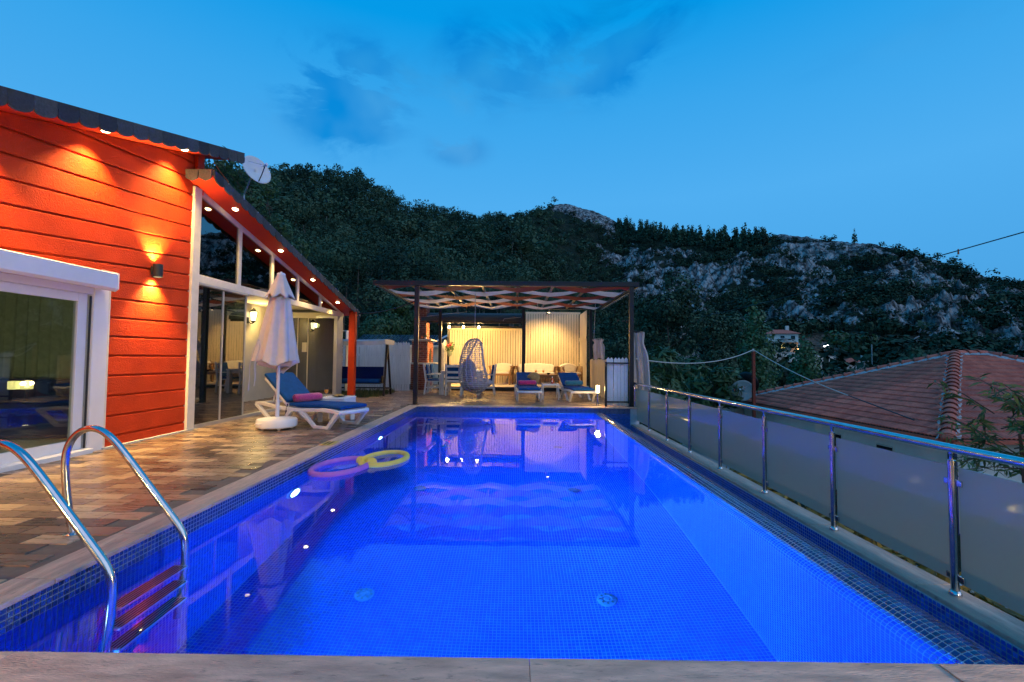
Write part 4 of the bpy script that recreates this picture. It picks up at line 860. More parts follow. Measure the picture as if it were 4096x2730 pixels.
for h in np.linspace(0, 1, 12):
    z = 2.475-.36*h; r = .060+.142*h**1.1
    for k in range(N_):
        a = 2*math.pi*k/N_; w = 1+(.02+.15*h)*(math.cos(8*a+.6*math.sin(2*a))*.8+.3*math.cos(3*a)); vs.append((r*w*math.cos(a), r*w*math.sin(a), z-.035*h**3*math.cos(8*a+.6*math.sin(2*a))))
for i in range(11):
    for k in range(N_): fs.append((i*N_+k, i*N_+(k+1) % N_, (i+1)*N_+(k+1) % N_, (i+1)*N_+k))
o = cb.add(vs, fs).build('vent_flap', K['canvas'], par, True); o.modifiers.new('thick', 'SOLIDIFY').thickness = .006
MB().lathe([(.062,2.455),(.066,2.485),(.05,2.505),(.018,2.51),(.016,2.525),(.002,2.53)], 24).build('cap', K['white'], par, True)
MB().tube([(-.16,-.30,1.42),(-.13,-.32,1.30),(-.19,-.34,1.05),(-.17,-.35,.85),(-.19,-.34,.70)], .014, 6, sq=.25).build('tie_strap', K['canvas'], par, True)
MB().tube([(-.16,-.30,1.42),(-.24,-.31,1.25),(-.29,-.30,1.0),(-.30,-.28,.80),(-.31,-.28,.62)], .014, 6, sq=.25).build('tie_strap', K['canvas'], par, True)

def slab_path(name, pts, w, th, m, parent, taper=0.0, sub=2):
    "cushion: a thick strip that follows pts (x,z), width w along y"
    pts = [Vector((p[0], p[1])) for p in pts]; mb = MB(); vs = []; fs = []
    for i, p in enumerate(pts):
        t = (pts[min(i+1, len(pts)-1)]-pts[max(i-1, 0)]).normalized(); nn = Vector((-t.y, t.x))
        for yy in (-w/2, -w/6, w/6, w/2):
            pu = .012 if abs(yy) < w/3 else 0.0
            q = p+nn*(th+pu); vs.append((q.x, yy, q.y))
        for yy in (w/2, -w/2): vs.append((p.x, yy, p.y))
    n = 6
    for i in range(len(pts)-1):
        for k in range(n): fs.append((i*n+k, i*n+(k+1) % n, (i+1)*n+(k+1) % n, (i+1)*n+k))
    fs.append(tuple(range(n))); fs.append(tuple((len(pts)-1)*n+k for k in range(n)))
    mb.add(vs, fs); o = mb.build(name, m, parent, True); b = o.modifiers.new('bevel', 'BEVEL'); b.width = th*.42; b.segments = 3; b.limit_method = 'ANGLE'; b.angle_limit = R(50)
    return o
def make_lounger(label, loc, rz, ang, group, shift=0.0):
    t = thing('sun_lounger', label, 'sun lounger', loc, rz, group)
    for s in (-1, 1):
        y = s*.315
        rp = [(-.98,.335),(-.85,.345),(-.6,.315),(-.3,.285),(0,.275),(.3,.285),(.6,.30),(.85,.29),(.97,.265)]
        mb = MB(); top = [(a, b+.03) for a, b in rp]; bot = [(a, b-.03) for a, b in rp][::-1]; mb.prism(top+bot, 'y', y-.022*s, y+.022*s); mb.build('side_rail', K['white'], t, bevel=.008)
        for a, b, c, d in ((.12,.265,.46,.0),(.93,.27,.70,.0),(-.95,.32,-.52,.0),(-.12,.265,-.33,.0)):
            dx = .045; MB().prism([(a-dx,b),(a+dx,b),(c+dx*.8,d),(c-dx*.8,d)], 'y', y-.03, y+.03).build('leg', K['white'], t, bevel=.006)
        for a, b in ((.42,.74),(-.56,-.29)): MB().bb((a,y-.029,.0),(b,y+.029,.045)).build('foot_bar', K['white'], t, bevel=.006)
    hd = []
    for k in range(9): a = -math.pi/2+math.pi*k/8; hd.append((.93+.09*math.cos(a), .315*math.sin(a)))
    MB().tube([(x, y, .272) for x, y in hd], .032, 8, sq=1.0).build('end_rail', K['white'], t, True)
    MB().bar((-.96,-.315,.335),(-.96,.315,.335),.06,.05).build('end_rail', K['white'], t, bevel=.01)
    for k in range(9): x = -.2+k*.125; MB().bb((x,-.295,.285),(x+.085,.295,.305)).build('slat', K['white'], t, bevel=.004)
    ca, sa = math.cos(ang), math.sin(ang); hx, hz = -.22, .315
    bp = lambda d: (hx-ca*d, hz+sa*d)
    for s in (-1, 1): MB().bar((hx,s*.28,hz),(bp(.74)[0],s*.28,bp(.74)[1]),.03,.04).build('back_frame', K['white'], t, bevel=.006)
    for k in range(6): p = bp(.1+k*.115); MB().bar((p[0],-.28,p[1]),(p[0],.28,p[1]),.07,.018,up=(ca*0+sa,0,ca)).build('back_slat', K['white'], t, bevel=.004)
    MB().bar((bp(.5)[0],-.2,bp(.5)[1]),(bp(.5)[0]-.08,-.2,.36),.025,.025).build('prop', K['white'], t); MB().bar((bp(.5)[0],.2,bp(.5)[1]),(bp(.5)[0]-.08,.2,.36),.025,.025).build('prop', K['white'], t)
    q = [bp(.80),bp(.6),bp(.4),bp(.2),bp(.06)]; q = [(x, z+.02) for x, z in q]
    slab_path('back_cushion', q, .58, .055, K['blue'], t)
    slab_path('seat_cushion', [(-.20+shift,.325),(.1+shift,.318),(.4+shift,.325),(.7+shift,.332),(.96+shift,.315)], .60, .055, K['blue'], t)
    MB().tube([(-.22,-.30,.36),(-.20,-.335,.30),(-.215,-.34,.18),(-.20,-.345,.08),(-.22,-.35,.05)], .010, 6, sq=.3).build('tie', K['navy'], t, True)
    return t
GL = 'white sun loungers with blue cushions'
make_lounger('white lounger with blue cushion right beside the closed parasol', (-3.50,7.86,0), R(-24), R(38), GL)
make_lounger('far lounger on the left of the white side table, pink towel on it', (.36,13.10,0), R(-88), R(27), GL, .0)
make_lounger('far lounger nearest the glowing bollard, teal towel on it', (1.72,13.15,0), R(-83), R(27), GL, .0)
def towel(label, loc, rz, L, r, m, tilt=0.0):
    n = 22; mb = MB()
    def prof(i, a, q, z): f = 1+.05*math.sin(3*a+i*.7)+.025*math.sin(7*a+i); return (q*f*math.cos(a), q*f*.86*math.sin(a), z)
    o = thing('rolled_towel', label, 'towel', loc, rz, 'rolled pool towels')
    mb.lathe([(r*.25,-L/2+.012),(r*.82,-L/2),(r,-L/2+.02)]+[(r*(1+.03*math.sin(k*2.1)), -L/2+L*k/8) for k in range(1, 8)]+[(r,L/2-.02),(r*.82,L/2),(r*.25,L/2-.012)], n, fn=prof); b = mb.build('roll', m, o, True); b.rotation_euler = (R(90), tilt, 0)
    sp = [(math.cos(a)*r*(.12+.72*a/15.7), 0, math.sin(a)*.86*r*(.12+.72*a/15.7)) for a in np.linspace(0, 15.7, 60)]
    for s in (-1, 1): MB().tube([(p[0], s*(L/2+.001), p[2]) for p in sp], .006, 6).build('spiral_edge', m, o, True)
    return o
def on_lounger(loc, rz, x, y, z): c, s = math.cos(rz), math.sin(rz); return (loc[0]+x*c-y*s, loc[1]+x*s+y*c, z)
p = on_lounger((-3.50,7.86), R(-24), -.09, 0, .455); towel('pink rolled towel on the lounger beside the parasol', p, R(-24)+R(-12), .47, .078, K['pink'])
p = on_lounger((.36,13.10), R(-88), -.10, 0, .465); towel('pink rolled towel on the far lounger left of the side table', p, R(-88)+R(3), .50, .08, K['pink'])
p = on_lounger((1.72,13.15), R(-83), -.08, 0, .465); towel('teal rolled towel on the far lounger by the bollard', p, R(-83)+R(4), .50, .085, K['teal'])
# woven side table with drink and snack
st = thing('woven_side_table', 'white woven-pattern side table behind the near lounger', 'table', (-3.25,8.32,0), R(-4))
MB().bb((-.26,-.26,.40),(.26,.26,.43)).build('top', K['white'], st, bevel=.008); MB().bb((-.25,-.25,.29),(.25,.25,.399)).build('apron', K['white'], st, bevel=.01)
for sx in (-1, 1):
    for sy in (-1, 1): MB().lathe([(.05,0),(.055,.1),(.048,.29)], 4, (sx*.205, sy*.205, 0)).build('leg', K['white'], st)
mb = MB()
for k in range(16):
    for j in range(4): mb.box((-.238+k*.0317+(.008 if j % 2 else 0),-.252,.30+j*.026),(.024,.008,.02))
tag(mb.build('weave', K['white'], st), kind='stuff')
mb = MB()
for k in range(16):
    for j in range(4): mb.box((.252,-.238+k*.0317,.30+j*.026),(.008,.024,.02))
tag(mb.build('weave', K['white'], st), kind='stuff')
def juice(label, loc, sc=1.0, group='glasses of orange juice'):
    t = thing('juice_glass', label, 'glass', loc, 0, group); P_ = [(.033,0),(.033,.004),(.006,.010),(.005,.055),(.022,.07),(.036,.10),(.036,.125),(.030,.15),(.034,.185)]
    m = MB(); m.lathe([(r*sc, z*sc) for r, z in P_], 20, caps=False); m.build('glass', K['clear'], t, True)
    m = MB(); m.lathe([(.004*sc,.062*sc),(.020*sc,.072*sc),(.0335*sc,.10*sc),(.0335*sc,.125*sc),(.031*sc,.135*sc)], 20); m.build('juice', K['orange_juice'], t, True); return t
juice('stemmed glass of orange juice on the woven side table', (-3.40,8.22,.431))
pt = thing('snack_plate', 'dark plate of crisps on the woven side table', 'plate', (-3.20,8.30,.431)); m = MB(); m.lathe([(.05,0),(.06,.004),(.115,.018),(.118,.022),(.06,.010),(.002,.008)], 28); m.build('plate', K['dark_bowl'], pt, True)
for k in range(16):
    a = k*2.4; r = .075*math.sqrt((k+.5)/16); c = MB(); c.lathe([(.002,0),(.02,.002),(.027,.009)], 8, caps=False); b = c.build('crisp', K['snack'], pt, True); b.location = (r*math.cos(a), r*math.sin(a), .012+.03*(1-r/.09)); b.rotation_euler = (rng.uniform(-.7,.7), rng.uniform(-.7,.7), 0)
# white metal side table at the back
st = thing('metal_side_table', 'thin-legged white side table between the two far loungers', 'table', (1.02,13.24,0), R(1)); MB().bb((-.225,-.25,.425),(.225,.25,.445)).build('top', K['teak'], st, bevel=.004)
for s in (-1, 1): MB().bb((-.235,s*.25-.012,.40),(.235,s*.25+.012,.449)).build('frame', K['white'], st, bevel=.003); MB().bb((s*.23-.012,-.24,.40),(s*.23+.012,.24,.449)).build('frame', K['white'], st, bevel=.003)
for sx in (-1, 1):
    for sy in (-1, 1): MB().bb((sx*.222-.014,sy*.25-.014,0),(sx*.222+.014,sy*.25+.014,.40)).build('leg', K['white'], st, bevel=.002)
bt = thing('lotion_bottle', 'red spray bottle with white print on the thin-legged table', 'bottle', (1.07,13.10,.449)); m = MB(); m.lathe([(.030,0),(.032,.01),(.032,.11),(.026,.135),(.013,.15),(.013,.165)], 18); m.build('body', K['bottle'], bt, True); m = MB(); m.lathe([(.015,.165),(.016,.19),(.008,.21)], 12); m.build('cap', K['white'], bt, True)
MB().prism([(-.012,.04),(.014,.045),(.006,.10),(-.016,.095)], 'y', -.0335, -.0325).build('label', K['bottle_label'], bt)
ht = thing('straw_hat', 'wide straw hat leaning behind the pink-towel far lounger', 'hat', (.55,13.62,.58)); m = MB(); m.lathe([(.20,0),(.19,.008),(.10,.012),(.09,.04),(.085,.09),(.06,.115),(.002,.12)], 30, caps=False); o = m.build('hat', K['straw'], ht, True); o.rotation_euler = (R(62), 0, R(-18)); m = MB(); m.lathe([(.096,.014),(.096,.04)], 30, caps=False); o = m.build('band', K['teak'], ht, True); o.rotation_euler = (R(62), 0, R(-18))

# ================================================================ PERGOLA
pg = thing('pergola', 'black steel pergola with woven white and brown fabric strips', 'pergola', (0,0,0))
for x, y in ((-2.46,11.29),(2.87,11.27),(2.72,16.45),(-2.72,16.45),(.29,16.30)):
    MB().bb((x-.052,y-.052,0),(x+.052,y+.052,2.955)).build('post', K['black'], pg, bevel=.004); MB().bb((x-.09,y-.09,.001),(x+.09,y+.09,.010)).build('base_plate', K['black'], pg)
MB().bb((-3.545,11.20,2.957),(3.055,11.31,3.072)).build('front_beam', K['black'], pg, bevel=.004)
MB().bb((-3.545,16.40,2.957),(3.055,16.50,3.06)).build('rear_beam', K['black'], pg, bevel=.004)
for x in (-3.49, 3.0): MB().bb((x-.045,11.312,2.96),(x+.045,16.398,3.065)).build('side_beam', K['black'], pg, bevel=.004)
RAF = [-2.65,-1.75,-.85,.05,.95,1.85]
for x in RAF: MB().bb((x-.028,11.315,2.978),(x+.028,16.395,3.038)).build('rafter', mat('rafter_paint', (.20,.15,.10), .6) if x == RAF[0] else bpy.data.materials['rafter_paint'], pg, bevel=.003)
K['strip_w'] = mat('white_shade_fabric', (.68,.60,.55), .9, var=.1, vs=8, trans=.35); K['strip_b'] = mat('brown_shade_fabric', (.26,.036,.024), .9, var=.15, vs=8, trans=.25)
XS = [-3.44]+RAF+[2.95]
for k in range(6):
    yc = 11.74+k*.84; ph = k % 2; vs = []; fs = []; mt = K['strip_b'] if ph == 0 else K['strip_w']
    pts = []
    for i in range(len(XS)-1):
        up = (i+ph) % 2; 
        for f in np.linspace(0, 1, 9)[:-1]:
            za = 3.075 if (i+ph) % 2 else 2.925; zb = 3.075 if (i+1+ph) % 2 else 2.925
            if i == 0: za = 3.0
            s_ = f; pts.append((XS[i]+(XS[i+1]-XS[i])*f, za+(zb-za)*s_-.012*math.sin(math.pi*f)))
    pts.append((XS[-1], 3.0))
    for x, z in pts: vs += [(x, yc-.37, z+.012*math.sin(x*7+k)), (x, yc+.37, z-.012*math.sin(x*5+k))]
    for i in range(len(pts)-1): fs.append((2*i, 2*i+2, 2*i+3, 2*i+1))
    o = MB().add(vs, fs).build('fabric_strip', mt, pg, True)
for k in range(18):
    y = 11.42+k*.27; MB().tube([(3.06+.02*math.cos(a), y, 2.935+.024*math.sin(a)) for a in np.linspace(0, 6.28, 13)[:-1]], .004, 5, closed=True).build('curtain_hook', K['alu'], pg, True)
MB().cyl((3.06,11.3,2.962),(3.06,16.4,2.962),.008,n=6).build('curtain_wire', K['alu'], pg, True)
MB().tube([(.72,14.6,2.97),(.70,14.6,2.90),(.72,14.6,2.84),(.75,14.6,2.80),(.72,14.6,2.77),(.69,14.6,2.80)], .008, 6).build('carabiner', K['alu'], pg, True)
# hanging egg chair
eg = thing('egg_chair', 'grey woven egg chair hanging from the pergola on a chain', 'hanging chair', (-1.12,12.6,0), R(48))
EZ0, EZ1 = .19, 1.72
def egg(u, a):
    "u 0 bottom..1 top; a=0 towards +x (the open side)"
    z = EZ0+(EZ1-EZ0)*u; r = float(np.interp(u, [0,.03,.07,.13,.235,.4,.55,.66,.80,.88,.94,.98,1], [.05,.17,.29,.365,.395,.375,.34,.315,.275,.24,.185,.11,.04]))
    cx = float(np.interp(u, [0,.13,.4,.66,.88,1], [.06,.0,-.09,-.10,-.06,.0])); return Vector((cx+r*math.cos(a), r*.97*math.sin(a), z))
def openang(u): return R(64)*math.sin(math.pi*min(1, max(0, (u-.20)/.80)))**.6 if u > .2 else 0.0
nb = 27
for k in range(nb):
    u = .02+.955*k/(nb-1); oa = openang(u); aa = np.linspace(oa, 2*math.pi-oa, 34) if oa > .02 else np.linspace(0, 2*math.pi, 35)[:-1]
    MB().tube([egg(u, a)+Vector((0, 0, .006*math.sin(9*a+k*math.pi))) for a in aa], .0155, 6, closed=oa <= .02, sq=.55).build('weave_band', K['rattan'], eg, True)
for j in range(11):
    a = R(70)+(2*math.pi-R(140))*j/10; MB().tube([egg(u, a+.035*math.sin(u*70))*1.0 for u in np.linspace(.0, .985, 60)], .011, 6).build('upright_cord', K['rattan'], eg, True)
for j in range(5):
    a = R(-50)+R(100)*j/4; MB().tube([egg(u, a) for u in np.linspace(0, .2, 8)], .011, 6).build('upright_cord', K['rattan'], eg, True)
rim = [egg(u, openang(u)) for u in np.linspace(.2, .985, 30)]; rim2 = [egg(u, -openang(u)) for u in np.linspace(.985, .2, 30)]
MB().tube(rim+rim2[1:-1], .026, 9, closed=True).build('rim', K['rattan'], eg, True)
for k in range(26):
    q = (rim+rim2)[k*2+2]; MB().tube([q+Vector((.03*math.cos(b), .03*math.sin(b), .012*math.sin(b*2))) for b in np.linspace(0, 6.28, 9)[:-1]], .007, 5, closed=True).build('rim_wrap', K['rattan'], eg, True)
K['lav'] = mat('pale_lilac_cushion', (.40,.38,.44), .95, var=.08, vs=8, bump=.4, bs=40)
m = MB(); m.ball((.0,0,.44), .335, 20, (1.0,.98,.5)); m.build('seat_cushion', K['lav'], eg, True); m = MB(); m.ball((-.22,0,.80), .27, 18, (.5,1.0,1.2)); m.build('back_cushion', K['lav'], eg, True)
m = MB(); m.ball((.44,.02,.47), .16, 16, (1.0,1.5,.75)); o = m.build('pillow', K['lav'], eg, True)
z = 1.735; i = 0
while z < 2.93:
    MB().tube([(.009*math.cos(b)*(1 if i % 2 else .1), .009*math.cos(b)*(.1 if i % 2 else 1), z+.022*math.sin(b)) for b in np.linspace(0, 6.28, 11)[:-1]], .0045, 5, closed=True).build('chain_link', K['alu'], eg, True); z += .034; i += 1
MB().tube([(0,0,2.90),(.0,0,3.0)], .012, 7).build('hook', K['alu'], eg, True)
# curtain tied at the right post, short curtain further back
def curtain(name, label, top, x0, x1, z0, z1, y, wob, m, folds, lean=0.0, bul=.0):
    t = thing(name, label, 'curtain', (0,0,0), 0, 'tied back pergola curtains'); vs = []; fs = []; nu, nv = 56, 18
    for j in range(nv+1):
        v = j/nv; z = z1+(z0-z1)*v
        for i in range(nu+1):
            u = i/nu; w = 1-bul*math.sin(math.pi*min(1, v*1.0))*.0; xa = x0+lean*v; xb = x1+lean*.75*v+bul*math.sin(math.pi*v*.75); x = xa+(xb-xa)*u
            pinch = 1-.34*math.exp(-((v-.16)/.10)**2); xm = (xa+xb)/2; x = xm+(x-xm)*pinch
            vs.append((x+.02*math.sin(u*folds*6.28*2+v*2), y+wob*pinch*(math.sin(u*folds*6.28+.9*math.sin(v*2.5)+1.2*math.sin(u*5))+.35*math.sin(u*folds*14.1+v*2))*(.6+.4*v)+.02*math.sin(v*5+u*3), z+top*math.sin(u*folds*3.1)*(1-v)-.02*math.sin(u*9)*v))
    for j in range(nv):
        for i in range(nu): a = j*(nu+1)+i; fs.append((a, a+1, a+nu+2, a+nu+1))
    MB().add(vs, fs).build('cloth', m, t, True); return t
K['drape'] = mat('oatmeal_drape', (.60,.52,.48), .9, var=.08, vs=7, bump=.3, bs=240, trans=.15)
ct = curtain('tied_curtain', 'tall pale curtain bunched at the right pergola post', .02, 2.86, 3.22, .10, 1.845, 11.42, .075, K['drape'], 3.1, .10, .09)
for k in range(7): MB().tube([(2.93+k*.035+.018*math.cos(a), 11.42+.02*math.sin(a*2), 1.865+.02*math.sin(a)) for a in np.linspace(0, 6.28, 11)[:-1]], .005, 5, closed=True).build('ring', K['blackmat'], ct, True)
MB().tube([(2.87,11.27,1.9),(2.98,11.38,1.87),(3.12,11.42,1.86)], .008, 6).build('cord', K['blackmat'], ct, True)
ct = curtain('short_curtain', 'short cream curtain end hanging over the bamboo side fence', .01, 2.36, 2.72, 1.18, 1.765, 14.0, .07, K['drape'], 2.7, .05, .0)
for k in range(4): MB().tube([(2.46+k*.06+.018*math.cos(a), 14.0, 1.785+.02*math.sin(a)) for a in np.linspace(0, 6.28, 11)[:-1]], .005, 5, closed=True).build('ring', K['alu'], ct, True)
cable('curtain_cord', 'white cord hanging beside the right slat screen', [(2.5,14.2,2.9),(2.45,14.2,1.8)], .006, K['wire_w'], .0)

# ================================================================ PLATFORM, SCREENS, FENCES
pf = MB(); pf.bb((-2.75,16.32,.035),(2.72,18.6,.13)); tag(pf.build('platform', K['black']), 'low dark platform under the lounge furniture', kind='structure')
pfo = bpy.data.objects['platform']
for k in range(18): MB().bb((-2.75,16.30+k*.128,.131),(2.72,16.30+k*.128+.122,.152)).build('floor_board', K['slat'], pfo, bevel=.003)
def screen(name, label, x0, x1, y, z0, z1, pitch, wd, m, cat='screen'):
    t = thing(name, label, cat, (0,0,0), 0, 'painted slat screens'); x = x0
    while x < x1-wd*.6: MB().bb((x,y,z0+rng.uniform(0,.01)),(x+wd,y+.018,z1-rng.uniform(0,.004))).build('slat', m, t, bevel=.003); x += pitch*rng.uniform(.99,1.01)
    for z in (z0+.25, z1-.22): MB().bb((x0,y+.0185,z-.02),(x1,y+.05,z+.02)).build('rail', K['bark'], t)
    MB().bb((x0-.01,y-.012,z1-.085),(x1+.01,y-.001,z1)).build('cap_board', m, t, bevel=.002); return t
screen('slat_screen', 'long slat screen lit by the three bulbs behind the armchair', -2.66, .30, 18.42, .153, 2.38, .1030, .088, K['slat'])
screen('slat_screen', 'tall slat screen behind the cream sofa', .42, 2.62, 18.42, .153, 3.06, .1030, .088, K['slat'])
sd_ = thing('side_screen', 'boarded side screen at the right end of the platform', 'screen', (0,0,0))
for k in range(15): y = 16.62+k*.12; MB().bb((2.60,y,.153),(2.618,y+.112,1.93)).build('board', K['slat'], sd_, bevel=.003); MB().bb((2.60,y,1.99),(2.618,y+.112,2.95)).build('board', K['slat'], sd_, bevel=.003)
MB().bb((2.575,16.6,1.88),(2.599,18.4,2.02)).build('rail', K['slat'], sd_, bevel=.003); MB().bb((2.575,16.6,.95),(2.599,18.4,1.02)).build('rail', K['slat'], sd_, bevel=.003)
bf = thing('bamboo_fence', 'low bamboo cane fence along the right edge of the deck', 'fence', (0,0,0))
for k in range(45): y = 12.9+k*.078; MB().cyl((2.72+rng.uniform(-.008,.008),y,.0),(2.72+rng.uniform(-.008,.008),y,1.14+rng.uniform(-.03,.03)),.031,n=8).build('cane', K['slat'], bf, True)
for z in (.25, .95): MB().bb((2.752,12.9,z),(2.775,16.4,z+.03)).build('wire_rail', K['teak'], bf)
def pickets(name, label, p0, p1, n, z1, w, m, group, point=.045, z0=.0, parent=None, jit=.012):
    t = thing(name, label, 'fence', (0,0,0), 0, group) if parent is None else parent; p0, p1 = Vector(p0), Vector(p1); d = (p1-p0); ang = math.atan2(d.y, d.x); st_ = d.length/n
    for k in range(n):
        c = p0+d*((k+.5)/n); h = z1+rng.uniform(-jit, jit); hw = w/2; o = MB().prism([(-hw,z0),(hw,z0),(hw,h-point),(0,h),(-hw,h-point)], 'y', -.010, .010).build('picket', m, t, bevel=.002); o.location = (c.x, c.y, 0); o.rotation_euler = (0, rng.uniform(-.006,.006), ang)
        for zz in (.22, z1*.72): MB().ball((0,-.0115,zz+rng.uniform(-.004,.004)), .006, 6).build('nail', K['blackmat'], o)
    return t
GP = 'white picket fencing'
f1 = pickets('picket_fence', 'tall white picket fence behind the garden swing', (-7.2,15.45), (-3.72,16.10), 39, 1.72, .083, K['whitewood'], GP)
for z in (.25, 1.25): MB().bar((-7.2,15.485,z),(-3.75,16.13,z),.03,.07).build('rail', K['whitewood'], f1)
f2 = pickets('picket_fence', 'short white picket run between brick oven and slat screen', (-3.1,18.3), (-2.70,18.35), 5, 1.80, .083, K['whitewood'], GP)
f3 = pickets('picket_fence', 'white picket corner return beside the left slat screen', (-2.73,18.1), (-2.70,17.3), 7, 1.86, .10, K['whitewood'], GP, .02)
gt = thing('garden_gate', 'white picket gate in a black frame beside the right pergola post', 'gate', (0,0,0))
pickets('x', '', (2.265,11.33), (2.80,11.33), 6, 1.21, .080, K['white'], GP, .045, .02, gt, .004)
for c in list(gt.children): pass
MB().bb((2.215,11.24,0),(2.265,11.29,1.10)).build('frame_post', K['black'], gt, bevel=.003)
for z in (1.05, .095): MB().bb((2.266,11.25,z),(2.815,11.285,z+.035)).build('frame_rail', K['black'], gt, bevel=.003)
# black lean-to roof with three bulbs
lr_ = thing('lean_to_roof', 'dark shingled lean-to roof over the left half of the platform', 'roof', (0,0,0)); sec = [(16.45,2.50),(16.47,2.62),(16.60,2.74),(16.9,2.83),(18.5,3.00),(18.5,2.96),(16.9,2.78),(16.62,2.69),(16.52,2.58),(16.51,2.50)]
MB().prism(sec, 'x', -3.42, .24).build('roof_sheet', K['shingle'], lr_, True); MB().bb((-3.40,16.53,2.44),(.22,16.60,2.53)).build('fascia_beam', K['black'], lr_, bevel=.003)
MB().bb((-2.7,18.3,2.385),(.24,18.38,2.46)).build('rear_beam', K['black'], lr_)
MB().bb((-3.38,16.62,2.70),(.2,18.4,2.715)).build('lining', K['slat'], lr_)
for k in range(8): x = -3.2+k*.47; MB().bb((x-.025,16.61,2.60),(x+.025,18.38,2.695)).build('joist', K['black'], lr_)
MB().bb((-2.62,17.5,.153),(-2.54,17.58,2.6)).build('rear_post', K['black'], lr_)
for p_ in ([(-3.2,16.43,2.66),(-2.9,16.42,2.70),(-2.3,16.45,2.78),(-1.75,16.46,2.84)], [(-.45,16.44,2.52),(-.40,16.43,2.60),(-.1,16.43,2.63),(.2,16.44,2.66)]): MB().tube(p_, .008, 6).build('loose_cord', K['wire_w'], lr_, True)
for i, x in enumerate((-2.45, -1.92, -1.35)):
    t = thing('hanging_bulb', ['bare bulb nearest the brick oven', 'middle one of the three bare bulbs', 'bare bulb nearest the egg chair chain'][i]+' under the dark lean-to roof', 'lamp', (x,16.8,2.31), 0, 'bare bulbs under the lean-to'); m = MB(); m.lathe([(.004,-.045),(.03,-.035),(.042,-.005),(.036,.025),(.02,.045)], 16); m.build('bulb', K['e_bulb'], t, True); m = MB(); m.lathe([(.021,.045),(.021,.09),(.012,.10),(.01,.29)], 12); m.build('holder', K['blackmat'], t, True)
    lamp('bulb_glow', 'POINT', (0,0,-.06), 135, WARM2, t, .04)
# a downlight that washes the tall screen behind the sofa
dl = thing('screen_downlight', 'downlight under the rear pergola beam in front of the tall screen', 'lamp', (1.25,17.05,2.90)); m = MB(); m.lathe([(.05,0),(.05,.08),(.03,.10)], 18); m.build('housing', K['black'], dl, True); m = MB(); m.lathe([(.043,-.001),(.002,-.004)], 16); m.build('lens', K['e_spot'], dl, True); MB().bb((-.02,-.65,.06),(.02,1.42,.10)).build('carrier', K['black'], dl)
lamp('screen_wash', 'SPOT', (0,0,-.01), 620, WARM2, dl, .05, (0,.75,-1), 100, 1.0)
# bollard light
def bollard(label, loc, pw=16):
    bo = thing('bollard_light', label, 'lamp', loc, 0, 'steel bollard lights'); m = MB(); m.lathe([(.06,0),(.06,.008),(.038,.010),(.038,.315)], 24); m.build('stem', K['steel'], bo, True); m = MB(); m.lathe([(.044,.316),(.044,.50)], 24); m.build('diffuser', K['e_boll'], bo, True); m = MB(); m.lathe([(.046,.501),(.046,.527),(.002,.53)], 24); m.build('cap', K['steel'], bo, True)
    lamp('bollard_glow', 'POINT', (0,-.10,.42), pw, WARM2, bo, .05); lamp('bollard_glow', 'POINT', (0,.10,.42), pw, WARM2, bo, .05); return bo
bollard('glowing steel bollard between the far lounger and the gate', (2.085,11.50,.001))

# ================================================================ LOUNGE SET ON THE PLATFORM
def armchair(name, label, cat, loc, rz, W, group):
    t = thing(name, label, cat, loc, rz, group); D = .62; h = W/2
    for sx in (-1, 1):
        for sy in (-1, 1): MB().bb((sx*(h-.05)-.028,sy*(D/2-.03)-.028,0),(sx*(h-.05)+.028,sy*(D/2-.03)+.028,.40)).build('leg', K['teak'], t, bevel=.005)
        for k, s_ in enumerate((-1, 1)): MB().prism([(sx*(h-.07),.36),(sx*(h-.02),.36),(sx*(h+.0),.52),(sx*(h+.06),.70),(sx*(h-.01),.70),(sx*(h-.05),.52)], 'y', s_*(D/2-.03)-.024, s_*(D/2-.03)+.024).build('arm_post', K['teak'], t, bevel=.004)
        MB().bb((sx*(h+.02)-.05,-D/2,.695),(sx*(h+.02)+.05,D/2,.725)).build('arm_rest', K['teak'], t, bevel=.008)
        for k in range(5): z = .43+k*.052; MB().bb((sx*(h-.03+.012*k)-.010,-D/2+.03,z),(sx*(h-.03+.012*k)+.010,D/2-.03,z+.026)).build('arm_slat', K['teak'], t)
    MB().bb((-h+.03,-D/2,.35),(h-.03,-D/2+.035,.43)).build('front_rail', K['teak'], t, bevel=.004); MB().bb((-h+.03,D/2-.035,.35),(h-.03,D/2,.43)).build('rear_rail', K['teak'], t, bevel=.004); MB().bb((-h+.05,-D/2+.04,.38),(h-.05,D/2-.04,.40)).build('seat_board', K['teak'], t)
    bk = [(-h-.02,.66),(-h+.08,.76),(0,.80),(h-.08,.76),(h+.02,.66)]
    MB().prism([(-h+.04,.42),(h-.04,.42)]+bk[::-1], 'y', D/2-.03, D/2+.0).build('backrest', K['teak'], t, bevel=.006)
    MB().bb((-h+.07,-D/2+.0,.405),(h-.07,D/2-.14,.50)).build('seat_cushion', K['cream_fab'], t, bevel=.03, seg=3)
    MB().prism([(-h+.06,.50),(h-.06,.50),(h-.03,.72),(h-.14,.80),(0,.845),(-h+.14,.80),(-h+.03,.72)], 'y', D/2-.16, D/2-.035).build('back_cushion', K['cream_fab'], t, bevel=.035, seg=3); return t
GLS = 'teak lounge furniture with cream cushions'
armchair('armchair', 'teak armchair with cream cushion next to the egg chair', 'armchair', (-.50,17.75,.153), R(-12), .82, GLS)
armchair('sofa', 'teak two-seat sofa with cream cushion under the tall screen', 'sofa', (.84,17.95,.153), 0, 1.52, GLS)
armchair('armchair', 'teak armchair with cream cushion beside the boarded side screen', 'armchair', (2.14,17.70,.153), R(18), .80, GLS)
